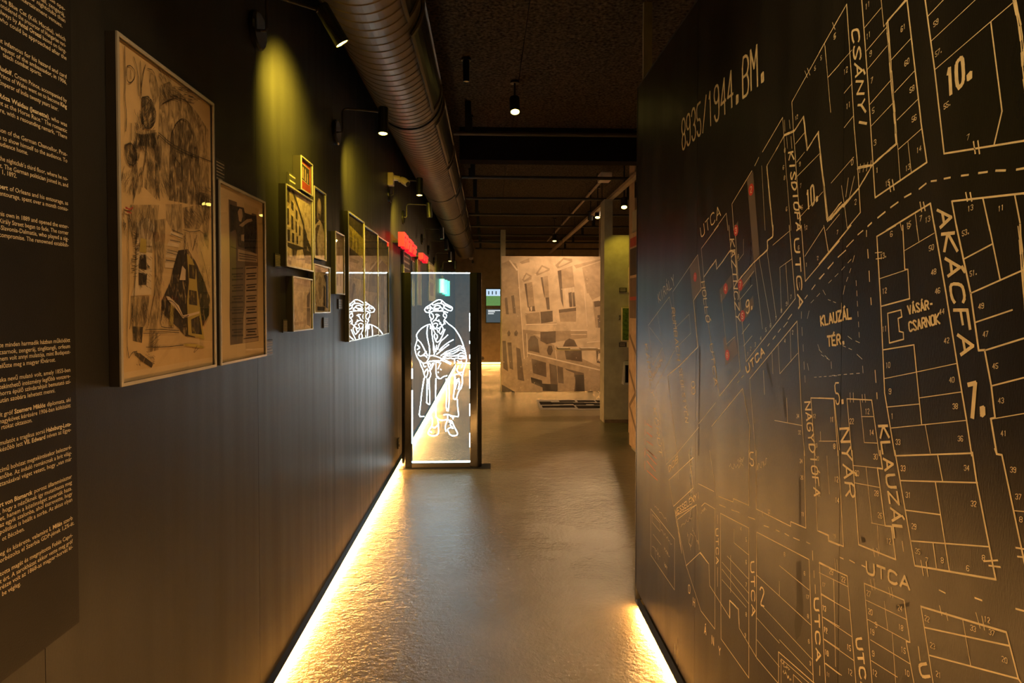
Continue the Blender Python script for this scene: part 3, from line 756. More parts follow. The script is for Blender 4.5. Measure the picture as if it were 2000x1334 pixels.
P1.fills('arch_wash', 'hatch_mid', '432,1300 432,860 450,760 490,690 530,670 580,705 620,800 650,960 662,1160 640,1334;265,300 330,350 345,500 320,580 290,480', K1)
P1.fills('stair_wash', 'hatch_mid', '380,-5 500,-5 500,210 430,195 385,110;640,-5 700,-5 690,330 650,200;300,110 380,100 375,330 350,600 330,780 320,900 330,1050 250,1070 270,800 300,600', K2)
P1.fills('stair_step', 'pale', '420,190 500,215 495,240 408,215;405,255 480,270 478,310 390,295;385,325 470,345 465,390 380,380;375,400 450,410 440,460 375,455', K2)
P1.fills('coat_wash', 'pale', '160,300 280,310 278,480 275,650 130,660 150,600 165,470;170,130 250,90 300,160 280,300 170,290', K2)
P1.fills('dark_costume', 'hatch_dense', '470,330 540,320 600,420 660,560 700,680 690,800 640,900 590,960 520,950 480,900 400,830 350,780 350,690 410,560 440,430;150,1060 200,1080 290,1150 275,1180 200,1130 155,1090;140,880 215,885 205,1000 140,985', K2)
P1.fills('figure_wash', 'hatch_mid', '120,0 330,0 310,200 290,350 150,330 130,200;125,660 260,660 240,840 215,890 140,880;500,20 620,0 650,120 620,180 520,170', K2)
P1.fills('turban', 'hatch_soft', '610,1260 660,1235 720,1250 740,1334 640,1334;160,780 230,800 190,1000 180,1200 150,1330 140,1000;300,790 345,800 360,1000 350,1290 325,1250 320,1000;215,510 270,500 325,620 310,720 250,760 215,700;180,800 330,780 310,900 200,880;85,870 130,850 180,940 175,1000 120,1040 95,960', K1)
P1.fills('yellow_band', 'ochre', '530,350 570,400 598,470 605,600 630,780 657,975 540,940 530,700 545,560;415,690 440,690 430,880 400,870;510,1005 590,1005 665,1030 640,1038 520,1022;195,240 235,250 235,350 185,340', K2)
P1.fills('band_picture', 'hatch_dense', '545,430 595,440 590,540 545,530;545,615 600,625 605,730 545,720;560,830 620,800 640,940 565,930;190,360 235,360 235,470 180,460;180,490 240,500 235,580 180,580', K2)
P1.fills('pale_petticoat', 'sep_light', '378,660 400,665 470,730 500,800 620,770 620,785 500,822 455,760 390,690;495,440 520,470 518,545 475,545', K2)
P1.strokes('pen_outline', 'ink', '80,120 85,420 80,500 95,640 88,770;100,270 92,330 100,390 130,400 158,360 160,310 140,280 120,265 100,270;125,300 128,370;150,200 180,300 190,500;200,230 205,320 210,500;240,260 220,340 200,520;255,290 300,300 330,400 345,540;130,710 132,840;85,880 120,860 150,880 180,960 160,1030 110,1030 85,960 85,880;432,1300 432,860 450,760 490,690 530,670 580,705 620,800 650,960 662,1160;500,690 510,900 530,1100 530,1300;575,720 580,900 600,1300;340,780 430,860 560,930 750,1005;345,800 440,890 560,950 650,980;450,950 525,1050 525,1160 490,1130 460,1000 450,950;215,510 270,500 325,620 310,720 250,760 215,700 215,510;280,560 300,640;250,830 240,980 220,1100 215,1200;320,780 340,900 330,1100 350,1300;370,560 440,520 500,515 560,540 610,620 640,720;380,420 400,560;640,1090 660,1200 650,1290', .0022, K1)
P1.strokes('pen_detail', 'ink', '105,60 100,300 110,500 95,800 90,1000 105,1110;140,200 165,220 150,600 130,780 110,900;285,200 300,400 300,600 260,800 240,890;225,905 330,900 470,910;210,930 470,925;230,1030 370,1030 500,1015;165,1060 130,1065 105,1110;500,180 560,200 640,180 670,300;520,200 510,320;600,220 570,330;380,690 430,700 470,760 500,820 540,800;350,780 330,880 380,890 430,890;600,1020 570,1080 610,1040;420,180 500,215;410,210 495,245;405,255 480,270;385,325 470,345;382,345 468,365;375,400 450,410;660,600 700,680 690,800 650,880;630,340 670,480 690,600', .0019, K2)
P1.hatch('hatching', 'ink', [(150,600,215,900,60,10,60), (215,520,310,740,70,-20,25), (200,760,320,900,60,15,40), (360,330,450,560,50,-30,-60), (100,900,170,1020,40,15,15), (430,420,620,560,60,40,10), (60,1040,220,1200,60,-8,60), (440,760,650,1300,40,4,120), (350,1060,430,1240,30,20,60), (620,1180,740,1334,50,30,30), (240,960,330,1200,40,6,60)], .0011, K1)
P1.hatch('pen_shading', 'ink', [(140,10,300,200,60,-6,60), (140,180,180,520,50,-20,6), (120,660,250,830,60,6,70), (300,120,360,860,50,3,60), (500,20,620,140,70,25,30), (640,0,690,90,30,14,40), (500,180,660,300,40,10,60), (250,920,320,1040,30,20,-20), (360,720,440,880,40,15,40), (170,350,260,600,70,14,14), (60,20,130,180,40,4,50), (620,420,690,560,30,10,50), (155,1060,280,1160,30,14,10)], .0010, K2)
P1.strokes('red_sash', 'red_card', '80,20 110,35 130,20;90,50 120,60', .004, K2)

# playbill on cream mount
P2 = Pic('framed_playbill', 'silver-framed cream mount with a torn brown two-column playbill', 429, 351, 714.5, 520, depth=.03, rim=.007, face='mat_board')
Q3, Q4 = Zoom(P2.plane, 410, 300, 6.067), Zoom(P2.plane, 410, 520, 6.067)
b0, b1 = Q4(240, 935), Q4(575, 885); q = lambda x, y: Q3(x, y)
P2.fills('playbill', 'sep_dark', ' '.join('%f,%f' % p for p in [b0, Q4(232, 600), Q4(235, 0), Q3(228, 900), Q3(220, 540), Q3(318, 575), Q3(320, 622), Q3(400, 640), Q3(405, 700), Q3(490, 725), Q3(500, 705), Q3(550, 725), Q3(560, 880), Q4(570, 0), Q4(560, 500), b1]), Z=lambda a, b: (a, b))
P2.fills('playbill_column', 'sep_mid', '330,1130 560,1190 562,1290 330,1270', Q3)
P2.fills('playbill_right_column', 'sep_mid', '415,0 565,0 560,480 570,880 385,910 395,600 410,490', Q4)
P2.fills('engraving', 'hatch_dense', '235,600 318,630 400,650 410,700 480,730 545,740 552,960 540,1190 470,1150 330,1100 320,980 300,900 240,930', Q3)
P2.fills('medallion', 'sep_mid', '325,690 345,650 375,660 385,740 365,810 340,800;365,960 400,960 400,1040 365,1030;340,850 430,780 490,770 500,800 440,820 380,870', Q3)
P2.strokes('playbill_text', 'ink', '340,1180 550,1220;340,1210 550,1240;345,1245 540,1265;240,1100 310,1130', .0028, Q3, 0)
rows = []
for i in range(13):
    y = 20 + i * 66; rows.append('%d,%d %d,%d' % (255, y + 10, 385, y + 2)); rows.append('%d,%d %d,%d' % (425, y + 6, 545, y - 4))
    if i % 2: rows.append('%d,%d %d,%d' % (275, y + 38, 365, y + 32)); rows.append('%d,%d %d,%d' % (440, y + 32, 530, y + 26))
P2.strokes('playbill_lines', 'ink', ';'.join(rows), .0045, Q4, 0)
P2.strokes('playbill_rules', 'sep_black', '235,435 395,432;235,520 395,518;250,830 385,826;390,860 570,835', .003, Q4, 0)

caption('small black caption plate between the tall drawing and the playbill', 421, 307, 352, 439, rows=6)
caption('caption plate below the right corner of the playbill frame', 521, 665, 695, 533, rows=5)

# cluster of photographs
GR = 'cluster of small framed photographs'
P3 = Pic('framed_card', 'small silver frame with a red mount and dark group photo, topmost of the cluster', 589, 303, 369.5, 611.5, depth=.042, rim=.006, face='red_card', group=GR)
P3.fills('photo', 'sep_black', '.14,.34 .82,.30 .82,.80 .14,.82')
P3.fills('photo_figures', 'sep_mid', '.2,.4 .34,.38 .34,.72 .24,.74;.42,.36 .52,.36 .52,.7 .44,.72;.6,.34 .7,.34 .7,.62 .62,.64')
P3.strokes('photo_border', 'pale', '.14,.34 .82,.30 .82,.80 .14,.82 .14,.34', .0025, sm=0)
caption('caption plate left of the small red-mounted picture', 564, 335, 366, 580, rows=3, thick=.012)
P4 = Pic('framed_photo', 'silver-framed sepia photo of a sloping street facade, largest of the cluster', 559.5, 358, 519.5, 612, depth=.035, rim=.006, face='sep_light', group=GR)
P4.fills('facade', 'sep_mid', '.0,1 .22,1 .40,.86 .62,.66 .74,.54 .86,.40 1,.30 1,.12 .5,.18 0,.22')
P4.fills('facade_light', 'sep_light', '.04,.28 .62,.30 .66,.60 .50,.72 .3,.86 .04,.70')
P4.fills('roof', 'sep_black', '.0,1 .20,1 .20,.94 .0,.92;.22,1 .32,1 .70,.62 .74,.50 .98,.33 1,.20 .9,.28 .72,.40 .64,.60 .45,.80')
P4.fills('window', 'sep_black', '.06,.80 .16,.80 .16,.94 .06,.95;.22,.74 .30,.72 .30,.82 .22,.84;.38,.64 .44,.63 .44,.74 .38,.76;.06,.52 .14,.52 .14,.72 .06,.72;.22,.48 .29,.48 .29,.64 .22,.66;.37,.46 .42,.46 .42,.60 .37,.61;.50,.44 .55,.44 .55,.56 .50,.57;.08,.32 .17,.32 .17,.46 .08,.46;.24,.32 .32,.32 .32,.44 .24,.44;.40,.32 .46,.32 .46,.42 .40,.42;.66,.28 .80,.28 .80,.5 .66,.6')
P4.fills('street_dark', 'sep_black', '.02,.30 .62,.30 1,.26 1,.16 .4,.12 .02,.20')
P4.fills('street_figures', 'sep_light', '.05,.14 .25,.12 .24,.23 .08,.25;.35,.12 .70,.16 .62,.27 .42,.24;.02,.02 .95,.02 .95,.10 .02,.10')
P4.fills('street_crowd', 'sep_dark', '.30,.12 .36,.12 .36,.22 .30,.24;.70,.10 .95,.10 .95,.24 .72,.22;.1,.03 .2,.03 .2,.08 .1,.09')
P5 = Pic('framed_portrait', 'silver-framed dark photo of a bald man in a pale coat', 614.5, 362.5, 503, 637.5, depth=.035, rim=.006, face='sep_black', group=GR)
P5.fills('coat', 'sep_light', '.02,.02 .95,.02 .97,.40 .80,.52 .56,.58 .30,.50 .05,.44')
P5.fills('face', 'sep_mid', '.34,.62 .42,.56 .58,.58 .68,.68 .70,.78 .62,.88 .46,.88 .36,.80')
P5.fills('face_light', 'sep_light', '.46,.70 .64,.70 .68,.80 .60,.87 .48,.86 .42,.78')
P5.fills('coat_shadow', 'sep_dark', '.05,.05 .40,.05 .30,.30 .55,.50 .34,.48 .08,.38;.42,.58 .58,.58 .62,.66 .40,.66')
P6 = Pic('framed_view', 'silver-framed pale photo of a hall, lower left of the cluster', 573, 539, 648, 611.5, depth=.035, rim=.006, face='sep_light', group=GR)
P6.fills('hall_columns', 'sep_mid', '.06,.30 .14,.30 .14,.72 .06,.72;.42,.34 .54,.34 .54,.72 .42,.72;.1,.74 .9,.76 .9,.86 .1,.9')
P6.fills('hall_dark', 'sep_black', '.76,.10 .94,.06 .95,.90 .86,.72 .76,.66')
P6.fills('hall_floor', 'sep_mid', '.04,.16 .70,.18 .74,.13 .04,.11')
P7 = Pic('framed_interior', 'silver-framed brown interior photo, lower right of the cluster', 614.5, 514.5, 612, 645.5, depth=.035, rim=.006, face='sep_light', group=GR)
P7.fills('doorway', 'sep_mid', '.06,.20 .18,.20 .18,.85 .06,.88;.36,.30 .50,.30 .50,.75 .36,.80;.10,.86 .92,.84 .92,.94 .10,.95')
P7.fills('figures', 'sep_black', '.64,.16 .74,.14 .74,.56 .66,.60;.80,.12 .94,.10 .94,.80 .80,.84 .66,.80 .80,.66;.25,.06 .70,.05 .72,.13 .25,.14')
caption('dark caption plate left of the street facade photo', 537, 494, 521, 550, rows=7)
caption('dark striped caption plate left of the pale hall photo', 553, 624, 650, 565, rows=7)
caption('grey caption plate under the brown interior photo', 632.5, 620, 641, 641.5, rows=5)
P8 = Pic('framed_sheet', 'narrow silver frame with a tan figure study, between the cluster and the triptych', 656, 451, 574, 673.5, depth=.03, rim=.006, face='pale')
P8.fills('figure_study', 'sep_mid', '.42,.50 .58,.50 .62,.62 .56,.78 .46,.78 .38,.62;.25,.14 .42,.14 .42,.34 .25,.34;.58,.14 .75,.14 .75,.34 .58,.34')
caption('pale grey caption plate under the narrow tan picture', 661.5, 584, 604, 669, rows=4)

for pc in (P4, P5, P6, P7): pc.fills('photo_grain', 'photo_grain', '.03,.03 .97,.03 .97,.97 .03,.97')

# three tall prints hung edge to edge
ye = [on_x(p, 600, WL + .03).y for p in (682, 713.2, 739.5, 760)]
TG = 'three tall prints hung edge to edge'
P9 = Pic('framed_print', 'tall print with an ochre banner over dark figures, first of the triptych', 682, 412.5, 668, 713, rim=.007, face='sep_dark', group=TG, y01=(ye[0], ye[1] - .004))
P9.fills('banner', 'ochre', '.03,.74 .97,.68 .97,.86 .03,.91')
P9.fills('dark_band', 'sep_black', '.03,.60 .97,.58 .97,.68 .03,.74;.03,.91 .97,.86 .97,.98 .03,.98')
P9.fills('lower_scene', 'sep_mid', '.03,.02 .97,.02 .97,.5 .03,.5')
P9.fills('scene_figure', 'sep_dark', '.3,.02 .5,.02 .5,.44 .36,.46;.6,.02 .8,.02 .76,.4 .64,.42;.2,.7 .25,.7 .25,.86 .2,.87;.4,.7 .46,.7 .46,.84 .4,.85;.6,.69 .65,.69 .65,.83 .6,.84')
P10 = Pic('framed_print', 'tall reddish brown print, middle of the triptych', 713.5, 440, 661, 739.5, rim=.007, face='sep_dark', group=TG, y01=(ye[1], ye[2] - .004), tilt=.010)
P10.fills('lower_scene', 'sep_mid', '.04,.03 .96,.03 .96,.42 .04,.42')
P10.fills('scene_figure', 'sep_black', '.2,.5 .4,.5 .4,.8 .2,.82;.6,.48 .8,.48 .8,.76 .6,.78;.3,.03 .5,.03 .5,.3 .3,.34')
P11 = Pic('framed_print', 'tall print with an ochre sky, last of the triptych beside the glass screen', 740, 461, 656.5, 760, rim=.007, face='sep_dark', group=TG, y01=(ye[2], ye[3]), tilt=.016)
P11.fills('ochre_sky', 'ochre', '.04,.80 .96,.74 .96,.97 .04,.97')
P11.fills('lower_scene', 'sep_mid', '.04,.03 .3,.03 .3,.6 .04,.6;.6,.03 .85,.03 .85,.62 .6,.62')

for pc in (P9, P10, P11): pc.fills('photo_grain', 'photo_grain', '.03,.02 .97,.02 .97,.98 .03,.98')

# pictures and red lettering further along the wall
FG = 'pictures far along the wall beyond the glass screen'
for lab, p0, yt, yb, p1, fc in (('dark frame of pale printed lines under the red lettering', 789, 489, 610, 803, 'sep_dark'),
                                ('slim yellow-lit frame left of two far pictures', 806, 509, 598, 809.5, 'yellow_paper'),
                                ('grey far picture between two yellow-lit frames', 816, 504, 596, 823, 'sep_mid'),
                                ('wide yellow-lit picture furthest along the wall', 838, 511, 588, 850, 'yellow_paper')):
    pc = Pic('far_picture', lab, p0, yt, yb, p1, depth=.03, rim=.012, face=fc, group=FG, glass=False)
    if fc == 'sep_dark': pc.strokes('printed_lines', 'pale', ';'.join('.1,%.2f .9,%.2f' % (v, v) for v in (.2, .3, .45, .55, .65, .74, .84, .93)), .02, sm=0)
    else: pc.fills('image', 'sep_mid', '.2,.15 .8,.15 .8,.5 .2,.5;.25,.6 .75,.6 .75,.85 .25,.85')

def red_word(label, px0, py0, px1, py1, n, px):
    X = WL + .12
    a, b = on_x(px0, py0, X), on_x(px1, py1, X)
    t = thing('red_lettering', (WL, (a.y + b.y) / 2, (a.z + b.z) / 2), label, 'sign', 'red letters on the far picture wall')
    h = px
    for i in range(n):
        y0 = a.y + (b.y - a.y) * i / n; y1 = a.y + (b.y - a.y) * (i + .92) / n; z = a.z + (b.z - a.z) * i / n
        k = MB(); hh = h * RND.uniform(.85, 1.15); w = y1 - y0
        for q in ([(0, 0), (.25, 0), (.25, 1), (0, 1)], [(.25, .75), (1, .75), (1, 1), (.25, 1)], [(.72, 0), (1, 0), (1, .75), (.72, .75)] if i % 2 else [(.25, .36), (.8, .36), (.8, .6), (.25, .6)]):
            n0 = len(k.v)
            for x in (X - .06, X):
                k.v += [(x, y0 + w * p[0], z - hh / 2 + hh * p[1]) for p in q]
            k.f += [tuple(n0 + c for c in f) for f in ((3,2,1,0), (4,5,6,7), (0,1,5,4), (1,2,6,5), (2,3,7,6), (3,0,4,7))]
        o = k.build('letter', M['red_sign'], t)
    MB().box((WL + .001, a.y + .05, min(a.z, b.z)), (X - .06, b.y - .05, min(a.z, b.z) + .02)).build('mounting_rail', M['black_metal'], t)
red_word('larger red lettering high on the far picture wall', 790, 467, 815, 493, 7, .13)
red_word('smaller red lettering beyond the first red word', 826.5, 500, 837, 509.5, 5, .09)

# teal tubes
tt = thing('teal_light', (WL, 14.0, 1.9), 'cluster of short teal light tubes far down the picture wall', 'light')
for px, yt, yb in ((863.5, 545, 572), (869, 547, 575), (874, 549, 578)):
    a, b = on_x(px, yt, WL + .05), on_x(px, yb, WL + .05)
    MB().tube([a, b], .05, 12).build('tube', M['teal'], tt)
MB().box((WL + .001, 12.4, 2.22), (WL + .045, 15.6, 2.28)).build('mounting_bar', M['black_metal'], tt)

# ------------------------------------------------------------------ glass screen with the lit etched figure
TY = 6.23
tl, tr_ = on_y(785, 905, TY), on_y(941, 905, TY)
TH = on_y(860, 533, TY).z
gs = thing('glass_screen', ((tl.x + tr_.x) / 2, TY, 0), 'lit glass screen with an etched man in beret and shawl between black posts', 'glass screen')
gx0, gx1 = on_y(804.5, 700, TY).x, on_y(918, 700, TY).x
def post(x0, x1, side):
    k = MB(); n = 20; w = x1 - x0; cx = (x0 + x1) / 2; prof = []
    for i in range(n):                            # rounded outer side, flat inner side
        a = -math.pi / 2 + math.pi * i / (n - 1); prof.append((cx + side * (w * .10 + w * .40 * math.cos(a)), TY + .055 * math.sin(a)))
    prof += [(cx - side * w * .5, TY + .045), (cx - side * w * .5, TY - .045)]
    m = len(prof); k.v = [(p[0], p[1], .002) for p in prof] + [(p[0], p[1], TH) for p in prof]
    for i in range(m): j = (i + 1) % m; k.f.append((i, j, m + j, m + i))
    k.f += [tuple(reversed(range(m))), tuple(range(m, 2 * m))]
    return k.build('post', M['black_gloss'], gs, bevel=.004)
post(tl.x, gx0, -1); post(gx1, tr_.x, 1)
MB().box((gx0 - .005, TY - .04, .004), (gx1 + .005, TY + .04, .050)).build('bottom_rail', M['black_metal'], gs, bevel=.003)
MB().box((tl.x - .02, TY - .10, .0), (tr_.x + .09, TY + .10, .006)).build('base_plate', M['black_metal'], gs)
gl = MB().box((gx0, TY - .006, .050), (gx1, TY + .006, TH)).build('pane', M['totem_glass'], gs)
MB().box((gx0, TY - .0065, TH - .006), (gx1, TY + .0065, TH + .003)).build('lit_top_edge', M['etch_edge'], gl)
MB().box((gx0, TY - .009, .048), (gx1, TY + .009, .057)).build('lit_bottom_edge', M['etch_edge'], gl)
for xx, spans in ((gx0 + .003, ((.24, .78), (.90, 1.0))), (gx1 - .003, ((.20, .34), (.52, .64), (.80, .98), (1.10, 1.14), (1.38, 1.56), (1.25, 1.28)))):
    for a, b in spans: MB().box((xx - .003, TY - .0065, a), (xx + .003, TY + .0065, b)).build('lit_side_edge', M['etch_edge'], gl)
PT = Plane((0, TY - .006, 0), (1, 0, 0), (0, 0, 1), (0, -1, 0))
E2, E3 = Zoom(PT, 780, 580, 7.412), Zoom(PT, 780, 740, 7.02)
fig = Ink(PT, .0008)
def etch(Z, txt, w=.0080):
    for row in txt.split(';'):
        fig.stroke(smooth_line(Z.pts(row), 1), w, 0.18)
etch(E2, '365,185 385,150 430,125 470,95 520,60 580,35 625,55 660,95 700,115 765,150 768,180 745,205 700,190 660,165 640,150;365,185 380,220 430,225 480,205 560,200 640,205 700,225;470,95 490,125 540,95 600,90 640,110 650,150;400,170 430,155 460,175 430,200;500,150 540,120 600,130 580,165 520,170 500,150;600,150 640,180 600,195;440,130 470,160 500,185 560,185;660,120 700,140 745,160;620,60 600,85 640,110')
etch(E2, '440,225 435,280 460,310 455,350 480,380 470,430;460,230 490,260 495,300 470,330;640,230 680,250 685,290 655,320 640,360 665,390;655,230 630,270 660,300;525,255 550,250 580,270;540,275 560,280;545,290 525,325 500,345;570,330 575,355;490,355 520,335 560,345 600,375;470,380 490,420 520,470 540,440 570,460 600,430 640,400 655,370;500,390 530,375 560,400 540,430;580,390 620,400 600,440;480,430 500,490 520,530;545,470 560,510;590,460 570,510 600,540;620,430 640,470 600,540', .0070)
etch(E2, '450,395 400,405 330,445 280,495 243,555 262,610 240,680 222,740 240,830 260,880 295,930 310,990 340,1050 355,1110 375,1165;410,420 400,480 400,560 415,640 435,720 440,800 430,870;470,430 470,520 480,600 495,680 490,740 510,830;520,530 500,560 520,620 540,660 580,640 610,590 640,520 660,470;540,540 555,580 530,620;450,400 450,460;665,345 710,390 790,445 830,500 880,580 920,680 945,760 965,840 975,930 950,1000 930,1060 915,1140')
etch(E2, '700,550 660,590 600,640 570,700 555,760;780,620 720,650 650,700 580,770;715,690 650,740 590,790 540,830;920,720 870,700 810,740 740,770 680,790 600,850;930,750 880,730 820,770 740,800 640,830;940,790 880,760 820,800 760,830 700,825 630,870;955,830 900,800 850,840 790,850;965,870 910,840 850,865;630,870 700,850 780,860 850,850 960,880;620,900 660,880 700,895 740,880 780,900 830,880 880,900 950,890;620,890 680,920 750,960;620,920 680,945 740,975;500,700 520,780 500,840;540,700 530,790')
etch(E2, '270,620 310,660 345,720 370,780 410,850;262,700 300,735 260,760;290,790 265,830 300,860 350,840 390,790;330,850 380,850 400,880;300,920 340,960 390,955 420,900 440,850;340,960 360,1020 385,1000;440,850 500,850 560,870 610,890 600,930 540,920 440,930;420,940 480,930 540,940 600,960;400,960 460,970 440,1020;480,960 470,1040 430,1070;430,940 410,1000 460,1050 500,960;530,960 530,1100 545,1165 590,1190 640,1150 690,1140;545,1150 570,1165;590,970 560,1040;595,1045 605,1055;560,1085 565,1095;800,900 800,960;840,920 870,950 900,930;850,1000 830,1060 860,1100 910,1090;900,940 920,980 900,1020;820,1120 870,1110 915,1150;355,1110 390,1050 410,1040 415,1100 390,1165;440,1050 460,1130 420,1200')
etch(E2, '365,1165 345,1260 335,1334;410,1200 405,1334;435,1200 430,1334;530,1180 530,1334;720,1140 720,1334;800,1120 800,1200 800,1334;800,1130 810,1180 830,1230 810,1334;860,1180 870,1250 850,1334;910,1160 915,1240 890,1334')
etch(E3, '335,0 310,160 285,400 268,520 340,515;380,0 378,300 370,325 410,355 420,340 410,0;500,0 495,300 500,450 505,530;640,0 650,200 640,430 680,440 685,0;755,0 755,150 735,270 780,285 800,200 850,100 870,40 860,0;800,0 790,60;825,60 815,110;795,285 800,400 818,520 760,515 720,510 690,495 650,485 610,495;660,495 665,560;505,530 550,565 600,570 660,555;440,525 455,560 450,640 420,680 390,740 410,770 460,785 520,770 540,740 535,600 525,570;440,650 480,680 530,630;420,720 440,735;660,560 630,640 630,690 640,720;670,565 720,575 740,630 770,690 800,745 785,780 700,780 660,700;680,590 720,600 690,630 725,660;660,690 700,665 740,680;700,510 740,530 735,550')
tag(fig.build('etched_figure', M['etch'], gl), 'white-blue glowing line figure')

# ------------------------------------------------------------------ spiral duct under the ceiling
DX, DZ, DR = -0.60, 3.236, 0.25
duct = thing('air_duct', (DX, 7.5, DZ - DR), 'long brown spiral duct hung under the ceiling above the picture wall', 'air duct')
D0, D1, SEG = -1.5, 16.8, 56
k = MB(); ring = []
y = D0; step = 0.085
while y < D1:
    for dy, r in ((0.0, DR), (0.070, DR), (0.074, DR + .004), (0.079, DR + .004), (0.0815, DR - .002)): ring.append((y + dy, r))
    y += step
for yv, r in ring:
    for j in range(SEG):
        t = 2 * math.pi * j / SEG; sl = 0.045 * j / SEG     # slight helix
        k.v.append((DX + r * math.cos(t), yv + sl, DZ + r * math.sin(t)))
for i in range(len(ring) - 1):
    for j in range(SEG):
        j2 = (j + 1) % SEG; k.f.append((i*SEG + j, (i+1)*SEG + j, (i+1)*SEG + j2, i*SEG + j2))
k.f.append(tuple(range(SEG))); k.f.append(tuple((len(ring)-1)*SEG + j for j in reversed(range(SEG))))
k.build('duct_body', M['duct'], duct, smooth=False)
for yb in (1.78, 4.80, 7.98, 9.62, 11.5, 14.0):
    k = MB(); pr = [(DR + .002, -.02), (DR + .010, -.02), (DR + .010, .02), (DR + .002, .02)]
    for j in range(SEG):
        t = 2 * math.pi * j / SEG
        k.v += [(DX + r * math.cos(t), yb + dy, DZ + r * math.sin(t)) for r, dy in pr]
    for j in range(SEG):
        j2 = (j + 1) % SEG
        for q in range(4): q2 = (q + 1) % 4; k.f.append((j*4+q, j*4+q2, j2*4+q2, j2*4+q))
    k.build('joint_band', M['black_metal'], duct)
for a, b in ((1.95, 3.15), (3.35, 4.60), (4.95, 6.30), (6.50, 7.85), (8.15, 9.45), (9.8, 11.2), (11.7, 13.1)):
    def arc(r, t0, t1, y0, y1, n=5):
        g = MB()
        for rr in (r - .012, r):
            for yv in (y0, y1):
                for i in range(n + 1):
                    t = math.radians(t0 + (t1 - t0) * i / n); g.v.append((DX + rr * math.cos(t), yv, DZ + rr * math.sin(t)))
        m = n + 1
        for i in range(n):
            g.f += [(i, i+1, m+i+1, m+i), (2*m+i, 3*m+i, 3*m+i+1, 2*m+i+1), (i, 2*m+i, 2*m+i+1, i+1), (m+i, m+i+1, 3*m+i+1, 3*m+i)]
        g.f += [(0, m, 3*m, 2*m), (n, 2*m+n, 3*m+n, m+n)]
        return g
    T0, T1 = -38, 6
    v = arc(DR + .008, T0, T1, a, b).build('vent', M['black_metal'], duct)
    fr = arc(DR + .020, T0 - 4, T0, a - .03, b + .03)
    for q in (arc(DR + .020, T1, T1 + 4, a - .03, b + .03), arc(DR + .020, T0, T1, a - .03, a), arc(DR + .020, T0, T1, b, b + .03)):
        n = len(fr.v); fr.v += q.v; fr.f += [tuple(n + i for i in f) for f in q.f]
    fr.build('vent_frame', M['duct'], v)
for yb in (2.6, 5.6, 8.7, 11.0, 13.8): MB().tube([(DX, yb, DZ + DR - .002), (DX, yb, CEIL)], .006, 8).build('hanger_rod', M['black_metal'], duct)

# ------------------------------------------------------------------ wall lamps on bracket arms
def spot_light(name, loc, target, col, power, size, blend, parent, rad=.02):
    ld = bpy.data.lights.new(name, 'SPOT'); ld.energy = power; ld.color = col; ld.spot_size = math.radians(size); ld.spot_blend = blend; ld.shadow_soft_size = rad
    o = bpy.data.objects.new(name, ld); link(o, parent)
    d = (Vector(target) - Vector(loc)).normalized()
    off = parent.matrix_world.translation
    o.matrix_basis = Matrix.Translation(Vector(loc) - off) @ d.to_track_quat('-Z', 'Y').to_matrix().to_4x4()
    return o
def head_mesh(t, c, d, length, r, lit, lens='lens'):
    """cylindrical lamp head centred at c pointing along d; returns the lens point"""
    d = Vector(d).normalized(); c = Vector(c); a, b = c - d * length / 2, c + d * length / 2
    MB().lathe(a, d, [(0, r * .9), (.005, r), (length - .003, r), (length, r * .97), (length, r * .88), (length - .012, r * .86)]).build('head', M['black_metal'], t)
    MB().lathe(b, d, [(-.008, r * .84), (-.002, r * .84)], 20).build('lens', M[lens if lit else 'lens_off'], t)
    return b
def wall_lamp(label, y, z, aim, lit, target=None, power=0, size=60, out=.28, fwd=.06):
    t = thing('wall_lamp', (WL, y, z - .08), label, 'wall lamp', 'bracket lamps on the picture wall')
    MB().tube([(WL + .0005, y, z), (WL + .016, y, z), (WL + .022, y, z)], [.075, .075, .066], 28).build('wall_plate', M['black_gloss'], t)
    up = .145; pts = [(WL + .02, y, z), (WL + .04, y, z), (WL + .045, y, z + .01)]
    L = math.hypot(out - .045, fwd); ex, ey = (out - .045) / L, fwd / L
    for q in (0, .4, .8, 1.2, 1.57):
        s_ = .03 * (1 - math.cos(q)); pts.append((WL + .045 + s_ * ex, y + s_ * ey, z + up - .03 + .03 * math.sin(q)))
    E = Vector((WL + out, y + fwd, z + up)); pts.append(tuple(E))
    MB().tube(pts, .006, 10).build('arm', M['pipe'], t)
    d = Vector(aim).normalized(); c = E + d * .055
    MB().tube([E - Vector((ex, ey, 0)) * .035, E], .012, 12).build('joint', M['black_metal'], t)
    b = head_mesh(t, c, d, .165, .031, lit)
    if lit and power: spot_light('lamp_light', b + d * .012, target, YELLOW, power, size, 1.0, t)
    return t
LZ = 2.67
wall_lamp('lit bracket lamp tilted along the wall, nearest above the tall drawing', 2.50, 2.705, (.46, .25, -.80), True, (WL, 2.82, 2.52), 120, 100, .235, .14)
wall_lamp('lit bracket lamp hanging straight down above the photo cluster', 3.78, LZ, (0, -.10, -1), True, (WL, 4.5, 2.3), 90, 92)
wall_lamp('lit bracket lamp beside the white camera', 5.82, LZ, (0, -.08, -1), True, (WL, 6.7, 2.0), 90, 110)
wall_lamp('unlit bracket lamp just beyond the lit one by the camera', 6.75, 2.60, (.06, .05, -1), False)
wall_lamp('unlit bracket lamp above the larger red lettering', 8.66, 2.58, (.04, -.05, -1), False)
wall_lamp('unlit bracket lamp above the smaller red lettering', 9.60, 2.52, (.04, -.05, -1), False)
wall_lamp('small lit bracket lamp furthest along the picture wall', 10.6, 2.42, (0, -.1, -1), True, (WL, 11.4, 1.7), 90, 110)
wall_lamp('faint unlit bracket lamp beyond the furthest lit lamp', 12.3, 2.40, (0, .1, -1), False)

